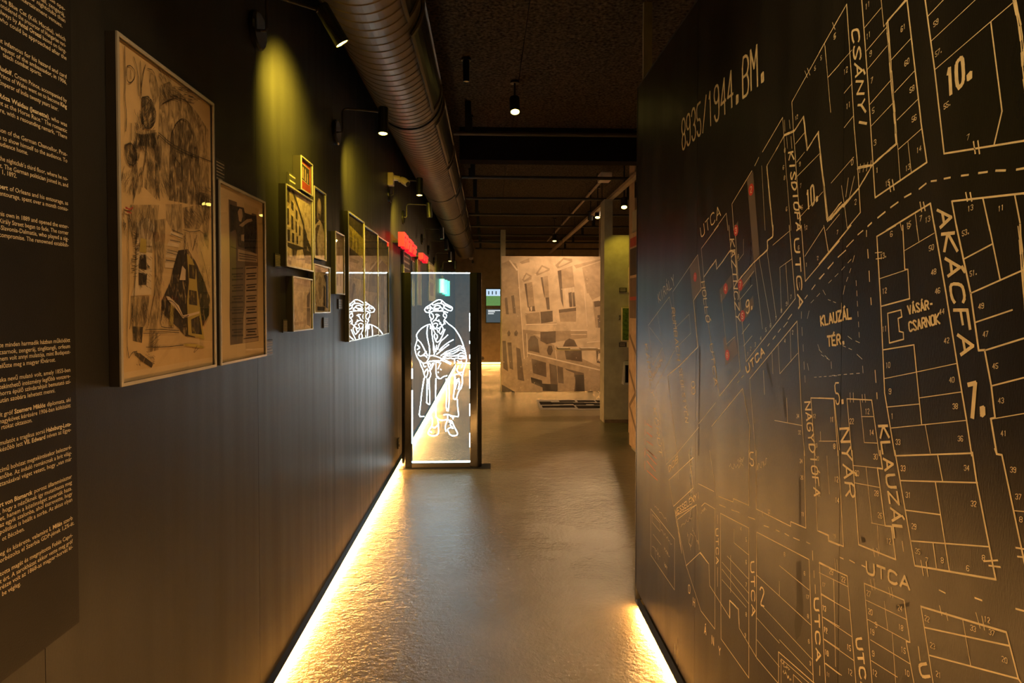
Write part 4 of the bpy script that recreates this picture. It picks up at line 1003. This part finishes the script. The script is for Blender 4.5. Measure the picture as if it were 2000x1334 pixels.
# white camera on the wall
cz = on_x(764, 362, WL).z; cyy = on_x(764, 362, WL + .03).y
cam_t = thing('security_camera', (WL, cyy, cz - .06), 'small cream security camera on a wall bracket below the duct', 'camera')
MB().box((WL + .0005, cyy - .04, cz - .045), (WL + .055, cyy + .04, cz + .075)).build('bracket_box', M['white_plastic'], cam_t, bevel=.008)
MB().tube([(WL + .05, cyy, cz + .03), (WL + .10, cyy, cz + .025), (WL + .12, cyy, cz - .0)], [.028, .024, .02], 16).build('swivel', M['white_plastic'], cam_t)
MB().tube([(WL + .12, cyy, cz + .02), (WL + .15, cyy - .01, cz - .0), (WL + .185, cyy - .03, cz - .03)], [.026, .034, .030], 18).build('body', M['white_plastic'], cam_t)
MB().tube([(WL + .185, cyy - .03, cz - .03), (WL + .192, cyy - .034, cz - .036)], .022, 16).build('lens', M['black_gloss'], cam_t)

# socket by the glass screen and a round one on the end wall
so = thing('wall_socket', (WL, 6.0, .18), 'small black socket low on the wall beside the glass screen', 'socket')
a = on_x(779, 866, WL + .01)
MB().box((WL + .0005, a.y - .04, a.z - .05), (WL + .012, a.y + .04, a.z + .05)).build('plate', M['black_metal'], so, bevel=.003)
for dz in (-.022, .022): MB().tube([(WL + .012, a.y, a.z + dz), (WL + .016, a.y, a.z + dz)], .015, 14).build('outlet', M['black_gloss'], so)
b = on_y(942, 700, BACK)
rs = thing('round_socket', (b.x, BACK, b.z - .05), 'round brown socket low on the beige end wall', 'socket')
MB().tube([(b.x, BACK - .0005, b.z), (b.x, BACK - .02, b.z), (b.x, BACK - .028, b.z)], [.055, .055, .045], 20).build('cover', M['sep_dark'], rs)
MB().tube([(b.x, BACK - .028, b.z), (b.x, BACK - .032, b.z)], .02, 14).build('outlet', M['black_metal'], rs)

# ------------------------------------------------------------------ ceiling: pipes, beam, rails, spots
PZ = 3.30
pg = 'thin dark pipes crossing under the ceiling'
order = ['nearest', 'second', 'third', 'fourth', 'fifth', 'sixth', 'seventh', 'eighth']
for i, py in enumerate((263, 348, 388.6, 420, 442.5, 459.5, 473.7, 486)):
    yv = F * (PZ - 1.6) / (604 - py)
    t = thing('ceiling_pipe', (1.5, yv, PZ), 'thin dark pipe crossing under the ceiling, %s from the viewer' % order[i], 'pipe', pg)
    MB().tube([(DX + DR + .03, yv, PZ), (6.4, yv, PZ)], .022, 10).build('pipe_run', M['pipe'], t)
    for xx in (-0.18, 2.2, 4.4):
        MB().box((xx - .03, yv - .02, PZ + .018), (xx + .03, yv + .02, CEIL - .0005)).build('hanger', M['black_metal'], t)
bm = F * (3.34 - 1.6) / (604 - 301)
struct('beam_1', MB().box((DX + DR + .05, bm - .1, 3.24), (6.5, bm + .1, CEIL)), M['beam'])
r1 = thing('cable_rail', (1.78, 10, 3.2), 'long beige rail running away under the ceiling', 'rail')
MB().box((1.75, 5.7, 3.18), (1.82, 17.5, 3.22)).build('rail_body', M['rail'], r1)
for yv in (6.3, 9.5, 12.5, 15.5): MB().tube([(1.785, yv, 3.22), (1.785, yv, CEIL)], .006, 8).build('hanger_rod', M['black_metal'], r1)
r2 = thing('conduit', (1.6, 11, 3.4), 'slim conduit with a junction box left of the beige rail', 'conduit')
MB().tube([(1.62, 8.4, 3.42), (1.62, 16.5, 3.42)], .02, 10).build('tube', M['rail'], r2)
MB().box((1.54, 8.3, 3.36), (1.70, 8.55, 3.46)).build('junction_box', M['white_plastic'], r2, bevel=.01)
for yv in (9, 12, 15): MB().tube([(1.62, yv, 3.44), (1.62, yv, CEIL)], .006, 8).build('hanger_rod', M['black_metal'], r2)

def ceiling_spot(label, px, py, y, aim, lit, group='spotlights on the ceiling', target=None, power=0, col=WARM, size=70, L=.15, r=.045, lens='lens'):
    p = on_y(px, py, y); d = Vector(aim).normalized()
    t = thing('ceiling_spotlight', (p.x, y, p.z), label, 'spotlight', group)
    c = p - d * L / 2
    b = head_mesh(t, c, d, L, r, lit, lens)
    top = Vector((c.x, c.y, CEIL))
    MB().tube([c, top], .010, 10).build('stem', M['black_metal'], t)
    MB().tube([(top.x, top.y, CEIL - .02), (top.x, top.y, CEIL - .0005)], .04, 20).build('mount', M['black_metal'], t)
    if power: spot_light('lamp_light', p + d * .012, target, col, power, size, .6, t)
    return t
MURAL_Y = 11.8
ceiling_spot('lit spotlight hanging alone from the ceiling, nearest one', 1006, 219, 5.4, (.02, -.35, -.9), True, target=(0.45, 5.0, 0), power=70, size=85)
ceiling_spot('lit spotlight by the sage wall, yellow and bright', 1219, 405, 8.2, (-.1, -.45, -.85), True, target=(2.1, 8.5, .0), power=22, col=YELLOW, size=95)
ceiling_spot('lit white spotlight right above the street mural', 1167, 425, 10.0, (-.1, -.35, -.9), True, target=(0.80, 4.9, 0), power=170, size=30)
ceiling_spot('small pale spotlight left of the long rail', 1083, 471, 13.5, (0, -.2, -.9), True, target=(1.0, 11.0, .0), power=60, size=100, r=.05)
ceiling_spot('lit spotlight turned to the street mural, beside the white one', 1153, 430, 10.4, (0, .25, -.9), True, target=(1.2, 11.8, 1.0), power=140, size=105)
ceiling_spot('unlit black cylinder spot hanging near the duct, nearest', 910.5, 160, 4.95, (0, 0, -1), False, L=.17, r=.026)
ceiling_spot('unlit black cylinder spot near the duct, second along', 917, 256, 6.4, (0, 0, -1), False, L=.17, r=.03)
ceiling_spot('unlit black cylinder spot near the duct, third along', 919.5, 345, 8.8, (0, 0, -1), False, L=.17, r=.03)
ceiling_spot('unlit slim cylinder spot on the right behind the map panel', 1244, 386, 6.8, (0, 0, -1), False, L=.17, r=.028)
# unseen spotlights added to brighten the hall floor, the pictures and the map
ceiling_spot('unseen added spotlight over the open floor before the mural', 1278, 404, 10.2, (-.5, -.3, -.8), True, target=(0.5, 9.4, 0), power=170, size=110)
def unseen_spot(label, loc, target, power, col, size):  # adds an out-of-view ceiling lamp for extra light on its target
    loc, target = Vector(loc), Vector(target); d = (target - loc).normalized()
    t = thing('ceiling_spotlight', loc, label, 'spotlight', 'spotlights on the ceiling')
    b = head_mesh(t, loc, d, .15, .045, True)
    MB().tube([loc, (loc.x, loc.y, CEIL)], .010, 10).build('stem', M['black_metal'], t)
    MB().tube([(loc.x, loc.y, CEIL - .02), (loc.x, loc.y, CEIL - .0005)], .04, 20).build('mount', M['black_metal'], t)
    spot_light('lamp_light', b + d * .012, target, col, power, size, .8, t)
unseen_spot('unseen added spotlight over the aisle aimed at the tall drawing', (.45, 1.0, 3.35), (WL, 1.62, 1.25), 60, (1.0, .64, .30), 54)
unseen_spot('unseen added spotlight over the aisle aimed at the photo cluster', (.45, 2.5, 3.35), (WL, 3.45, 1.4), 40, (1.0, .66, .36), 40)
unseen_spot('unseen added spotlight over the aisle aimed at the street map', (-.35, .7, 3.40), (WR, 1.15, 1.75), 60, (1.0, .64, .24), 76)
sp = thing('smoke_detector', (on_y(922, 508, BACK).x, BACK - .3, 2.9), 'small cream detector near the end of the duct', 'detector')
q = on_y(920, 506, 17.2)
MB().tube([(q.x, q.y, q.z + .05), (q.x, q.y, q.z + .02), (q.x, q.y, q.z - .02)], [.06, .06, .035], 16).build('housing', M['white_plastic'], sp)
MB().tube([(q.x, q.y, q.z + .05), (q.x, q.y, CEIL)], .01, 8).build('stem', M['black_metal'], sp)
MB().box((q.x + .02, q.y - .03, q.z - .12), (q.x + .08, q.y + .03, q.z - .04)).build('sensor', M['black_metal'], sp, bevel=.01)
MB().tube([(q.x + .05, q.y, q.z - .05), (q.x + .02, q.y, q.z + .0)], .008, 8).build('sensor_arm', M['black_metal'], sp)

# ------------------------------------------------------------------ far hall: mural, screen, pillars
ma, mb_ = on_y(979.5, 767, MURAL_Y), on_y(1181, 501, MURAL_Y)
X0, X1, Z0, Z1 = ma.x, mb_.x + .03, max(.012, ma.z), mb_.z
mu = thing('photo_mural', ((X0 + X1) / 2, MURAL_Y, 0), 'tall sepia photograph of a street facade on a standing board', 'mural')
MB().box((X0, MURAL_Y + .001, Z0), (X1, MURAL_Y + .04, Z1)).build('board', M['sep_light'], mu)
for xx in (X0 + .2, X1 - .3): MB().box((xx, MURAL_Y + .04, 0), (xx + .06, MURAL_Y + .30, .05)).build('foot', M['black_metal'], mu)
PMu = Plane((0, MURAL_Y, 0), (1, 0, 0), (0, 0, 1), (0, -1, 0))
V, U = Zoom(PMu, 920, 480, 3.176), Zoom(PMu, 970, 430, 6.352)
lay = [0]
def mural(part, m, Z, txt):
    lay[0] += 1; kk = Ink(PMu, .00015 * lay[0])
    for q in txt.split(';'):
        kk.fill([(min(max(a, X0), X1), min(max(b, Z0), Z1)) for a, b in Z.pts(q)])
    o = kk.build(part, M[m], mu); o['kind'] = 'stuff'
mural('facade_tone', 'sep_light', V, '190,66 828,66 828,908 190,908')
mural('side_house', 'sep_mid', V, '190,110 235,92 290,130 310,440 330,700 345,880 190,860')
mural('ground_floor', 'sep_mid', V, '190,520 330,520 520,620 815,760 815,908 190,908')
mural('cornice', 'sep_mid', U, '60,540 130,510 245,540 245,620 150,600 65,730;960,560 1335,470 1335,490 985,600;725,560 830,465 935,480 940,520 755,600;485,660 560,555 660,600 655,625 500,690;315,735 365,650 435,690 430,735 335,770;285,520 405,470 410,520 310,545;1140,910 1330,880 1330,920 1185,990;205,770 80,830 90,800 200,760')
mural('pediment', 'sep_light', U, '765,560 830,490 915,510 780,580;515,655 565,580 635,610 525,665;340,730 368,675 415,700 345,745')
mural('window_shade', 'sep_mid', U, '755,630 940,565 965,830 815,850 800,700;545,710 635,690 650,950 590,960;345,790 440,765 470,1070 400,1080;1060,590 1335,500 1335,880 1120,910;1190,1010 1330,985 1330,1334 1230,1334;770,1120 985,1095 985,1260 790,1260')
mural('window_dark', 'sep_dark', U, '755,630 800,620 830,1090 800,1000;545,710 570,705 600,960 580,900;345,790 370,785 400,1090 385,1080;100,965 130,960 150,1170 115,1165;180,940 215,930 240,1160 205,1155;605,960 650,955 660,1110 625,1110;400,1075 470,1065 480,1130 405,1130;890,900 930,890 940,1075 905,1080;935,900 965,895 980,1070 950,1075;1205,1010 1330,990 1330,1060 1215,1080;1250,1180 1330,1170 1330,1334 1260,1334;770,1110 985,1085 985,1125 775,1150')
mural('window_bright', 'sep_brt', U, '840,850 880,840 890,1080 860,1085;895,840 925,835 930,890 900,900;940,830 960,828 965,890 945,890;415,1080 440,1070 440,1120 425,1130')
mural('balcony_panel', 'sep_dark', V, '430,410 505,403 508,470 435,482')
mural('ledge_shadow', 'sep_mid', V, '335,420 425,412 430,480 345,485;320,520 420,530 520,535 520,600 430,600 430,550 330,545;350,488 530,476 530,484 350,496;190,430 310,425 310,445 190,450;190,470 310,465 310,478 190,480;480,530 720,525 720,570 490,600')
mural('arch_window', 'sep_dark', V, '355,650 355,590 370,562 395,558 415,580 425,665;570,625 585,590 610,575 640,585 660,625;580,645 685,650 690,720 590,705;470,650 480,620 500,620 508,650 495,680 478,675;430,535 525,530 525,600 470,610 430,590;225,540 235,522 245,540 240,560 228,560;268,540 280,522 292,540 285,560 270,558')
mural('shop_opening', 'sep_dark', V, '375,700 465,725 468,815 385,790;485,730 530,745 540,900 495,890;535,745 570,755 575,855 540,850;195,590 215,590 230,780 200,760;225,600 250,600 262,770 240,760;280,630 305,640 330,840 290,830;580,760 700,790 705,905 640,905 650,820')
mural('shop_glow', 'sep_mid', V, '578,765 640,790 635,890 575,900;730,790 755,790 770,905 735,905')
mural('plinth', 'sep_black', V, '370,815 440,835 445,880 375,850;440,855 535,860 535,905 445,900;645,800 700,800 705,905 650,905;190,860 270,908 190,908')
mural('sign_board', 'sep_dark', V, '775,645 822,650 822,735 780,725')
mural('pavement', 'sep_mid', V, '190,780 390,905 290,908 190,850')
mural('photo_grain', 'mural_grain', V, '190,66 828,66 828,908 190,908')
mural('photo_bloom', 'mural_light', V, '190,66 828,66 828,908 190,908')
kk = Ink(PMu, .00015 * (lay[0] + 1))
for txt, w in (('340,490 530,485', .02), ('350,665 815,775', .025), ('240,92 285,150', .03), ('290,130 330,700', .015), ('345,545 350,690', .012), ('620,525 720,525', .02), ('620,550 715,550', .012), ('720,600 820,590', .02), ('700,240 720,500', .012), ('520,620 530,700', .012)):
    kk.stroke(V.pts(txt), w)
for ch, x in (('A', 787), ('N', 801)): write(kk, ch, V(x, 712), V(x + 11, 715), V(x, 668), .018, 0)
o = kk.build('light_moulding', M['sep_brt'], mu); o['kind'] = 'stuff'
kk = Ink(PMu, .00015 * (lay[0] + 2))
for _ in range(70):
    c = V(RND.uniform(200, 820), RND.uniform(75, 900)); kk.disc(c, RND.uniform(.003, .008), 6)
o = kk.build('dust_speck', M['sep_brt'], mu); o['kind'] = 'stuff'
wy = MURAL_Y + .02
for px in (1098, 1171):
    xx = on_y(px, 500, wy).x
    MB().tube([(xx, wy, Z1 - .002), (xx, wy, CEIL)], .012 if px > 1150 else .004, 8).build('hanging_wire', M['rail'] if px > 1150 else M['black_metal'], mu)

def pillar(name, px0, px1, y, z1, m, dx=0.4, z0=0.0, x1=None):
    xa = on_y(px0, 600, y).x; xb = x1 or on_y(px1, 600, y).x
    return struct(name, MB().box((xa, y, z0), (xb, y + dx, z1)), m)
pillar('column_1', 978, 987.5, 12.4, CEIL - .4, M['grey_wall'])
PY = 8.57
pillar('column_2', 1180, 1196, PY, 3.14, M['grey_wall'], .3)
xc = on_y(1196, 600, PY).x
struct('partition_1', MB().box((xc, PY, 0), (5.0, PY + .15, 2.64)), M['grey_wall'])
struct('trim_1', MB().box((on_y(1181, 828, PY).x, PY - .012, 0), (5.0, PY, .045)), M['sep_dark'])
pillar('column_3', 1239, 1262, 7.6, CEIL, M['back_wall'], .3)
pillar('column_4', 1255, 1271.5, 4.0, CEIL, M['grey_wall'], .03)
FX = 1.66
struct('wall_right', MB().box((FX, 3.6, 0), (FX + .12, 6.98, 2.71)), M['grey_wall'])
# photo board on that wall
bp_ = thing('photo_board', (FX, 6.6, .05), 'narrow board with old street photos seen edge-on beside the map panel', 'photo board')
MB().box((FX - .03, 6.2, .05), (FX - .001, 6.96, 2.45)).build('board', M['sep_mid'], bp_)
PB = Plane((FX - .03, 0, 0), (0, -1, 0), (0, 0, 1), (-1, 0, 0))
for nm, m, z0, z1 in (('top_photo', 'red_card', 2.30, 2.40), ('dark_photo', 'sep_black', 1.98, 2.28), ('street_photo', 'sep_dark', 1.50, 1.95), ('red_stripe', 'red_card', 1.70, 1.74)):
    kk = Ink(PB, .0008 if nm != 'red_stripe' else .0016); kk.fill([(-6.95, z0), (-6.22, z0), (-6.22, z1), (-6.95, z1)]); kk.build(nm, M[m], bp_)
kk = Ink(PB, .0008)
for a, b in (((-6.95, 1.3), (-6.3, .9)), ((-6.3, .9), (-6.95, .5)), ((-6.95, .9), (-6.3, .4)), ((-6.95, .5), (-6.4, .1)), ((-6.6, .1), (-6.6, .85))): kk.stroke([a, b], .05)
kk.build('lattice_print', M['sep_dark'], bp_)

# things on the sage partition
def plaque(label, px0, py0, px1, py1, name='caption_plate', m='plate', d=.01, cat='caption plate'):
    a, b = on_y(px0, py0, PY - d), on_y(px1, py1, PY - d)
    t = thing(name, ((a.x + b.x) / 2, PY, b.z), label, cat)
    MB().box((a.x, PY - d, b.z), (b.x, PY - .0005, a.z)).build('plate', M[m], t, bevel=.0015)
    return t, a, b
for lab, p in (('black caption plate high on the sage partition', (1209.5, 562, 1224.5, 570.5)), ('tiny black plate left of the green moss picture', (1209, 616, 1212, 624.5)), ('black caption plate below the green moss picture', (1209, 669, 1223.5, 677.5))):
    t, a, b = plaque(lab, *p)
    kk = Ink(Plane((0, PY - .01, 0), (1, 0, 0), (0, 0, 1), (0, -1, 0)), .0005)
    for i in range(3): z = a.z + (b.z - a.z) * (.25 + .25 * i); kk.stroke([(a.x + .012, z), (b.x - .02, z)], .006)
    o = kk.build('caption_text', M['plate_text'], t); o['kind'] = 'stuff'
t, a, b = plaque('square green moss picture with a small orange card', 1214.5, 600.5, 1256, 666, 'moss_picture', 'yellow_paper', .05, 'picture')
MB().box((a.x + .012, PY - .062, b.z + .012), (b.x - .012, PY - .05, a.z - .012)).build('moss', M['moss'], t)
c, d = on_y(1234.5, 625, PY - .062), on_y(1245, 641.5, PY - .062)
MB().box((c.x, PY - .068, d.z), (d.x, PY - .0625, c.z)).build('orange_card', M['orange'], t)
for lab, p in (('slim yellow-lit frame high at the edge of the sage partition', (1228, 522, 1240, 571)), ('slim yellow-lit frame just above the moss picture', (1229, 576, 1240, 599)), ('small bright yellow box below the moss picture', (1226, 667.5, 1242, 678.5))):
    t, a, b = plaque(lab, *p, name='yellow_frame', m='yellow_paper', d=.04, cat='picture')
    MB().box((a.x + .01, PY - .043, b.z + .01), (b.x - .01, PY - .0405, a.z - .01)).build('sheet', M['mat_board'], t)
ta, tb = on_y(1217, 751, PY - .1), on_y(1245, 706, PY - .1)
tsn = thing('touch_screen', ((ta.x + tb.x) / 2, PY - .1, ta.z), 'dark tilted screen on the sage partition under the moss picture', 'screen')
kb = MB(); kb.v = [(ta.x, PY - .14, ta.z), (tb.x, PY - .14, ta.z), (tb.x, PY - .04, tb.z), (ta.x + .03, PY - .04, tb.z), (ta.x, PY - .001, ta.z), (tb.x, PY - .001, ta.z), (tb.x, PY - .001, tb.z), (ta.x + .03, PY - .001, tb.z)]
kb.f = [(0,1,2,3), (5,4,7,6), (0,4,5,1), (3,2,6,7), (0,3,7,4), (1,5,6,2)]
kb.build('housing', M['grey_plastic'], tsn)
MB().poly([(ta.x + .02, PY - .1385, ta.z + .03), (tb.x - .02, PY - .1385, ta.z + .03), (tb.x - .02, PY - .052, tb.z - .04), (ta.x + .04, PY - .052, tb.z - .04)]).build('display', M['black_gloss'], tsn)

# screen on the end wall
sa, sb = on_y(948.5, 563, BACK - .05), on_y(988.5, 631, BACK - .05)
tv = thing('wall_screen', ((sa.x + sb.x) / 2, BACK, sb.z), 'upright screen showing a park and houses on the beige end wall', 'screen')
MB().box((sa.x, BACK - .05, sb.z), (sb.x, BACK - .001, sa.z)).build('bezel', M['black_metal'], tv, bevel=.006)
PS = Plane((0, BACK - .05, 0), (1, 0, 0), (0, 0, 1), (0, -1, 0)); hh = sa.z - sb.z; ww = sb.x - sa.x
def scr(part, m, u0, v0, u1, v1, h): kk = Ink(PS, h); kk.fill([(sa.x + ww*u0, sb.z + hh*v0), (sa.x + ww*u1, sb.z + hh*v0), (sa.x + ww*u1, sb.z + hh*v1), (sa.x + ww*u0, sb.z + hh*v1)]); return kk.build(part, M[m], tv)
scr('picture_dark', 'screen_dark', .03, .02, .97, .98, .001)
scr('picture_houses', 'screen_sky', .03, .76, .97, .97, .002)
scr('picture_trees', 'screen_green', .03, .50, .97, .78, .003)
scr('picture_square', 'stone', .03, .40, .97, .50, .003)
for i, x in enumerate((.12, .3, .48, .7, .86)): scr('picture_window', 'screen_dark', x, .82, x + .06, .92, .004)
for v, u1 in ((.35, .8), (.31, .45), (.26, .4)): scr('picture_text', 'screen_white', .12, v, u1, v + .022, .004)

# dark slabs let into the floor
fl = thing('floor_plaque', (1.4, 10.3, 0), 'pale floor inlay with a pattern of dark rectangular slabs before the mural', 'floor inlay')
def fz(x, y): return on_z(920 + x / 3.176, 480 + y / 3.176, .003)
c0, c1, c2, c3 = fz(430, 1018), fz(830, 1018), fz(830, 955), fz(405, 955)
MB().poly([(p.x, p.y, .002) for p in (c0, c1, c2, c3)]).build('bed', M['stone'], fl)
for x0, x1, y0, y1 in ((550,640,960,968), (665,760,960,970), (785,828,960,972), (432,495,968,986), (500,565,972,984), (570,632,972,982), (640,700,974,988), (765,828,976,988), (445,555,993,1004), (560,635,991,1004), (665,775,992,1009), (785,828,992,1008), (705,760,975,983)):
    a, b = fz(x0, y1), fz(x1, y0)
    MB().box((a.x, a.y, .002), (b.x, b.y, .008)).build('slab', M['slate'], fl)

# shelf with papers before the mural
sy = 9.3
s0, s1 = on_y(1086, 681, sy), on_y(1181, 681, sy)
sh = thing('display_table', (s1.x, sy, 0), 'thin pale display shelf jutting out beside the sage column', 'table')
MB().box((s0.x, sy - .15, s0.z - .02), (s1.x + .5, sy + .15, s0.z)).build('top', M['sep_light'], sh)
for dx in (.35,): MB().box((s1.x + dx, sy - .04, 0), (s1.x + dx + .08, sy + .04, s0.z - .02)).build('leg', M['black_metal'], sh)
for i, (a, b) in enumerate(((.02, .20), (.36, .62))):
    t = thing('paper_sheet', (s0.x + a, sy, s0.z), ('open dark booklet on the left end of the display shelf', 'white sheets lying in the middle of the display shelf')[i], 'papers')
    MB().box((s0.x + a, sy - .12, s0.z + .0005), (s0.x + b, sy + .10, s0.z + .010)).build('sheets', M['sep_dark' if i == 0 else 'sep_brt'], t)
    MB().box((s0.x + a + .01, sy - .11, s0.z + .0105), (s0.x + b - .01, sy + .09, s0.z + .013)).build('top_page', M['sep_brt'], t)
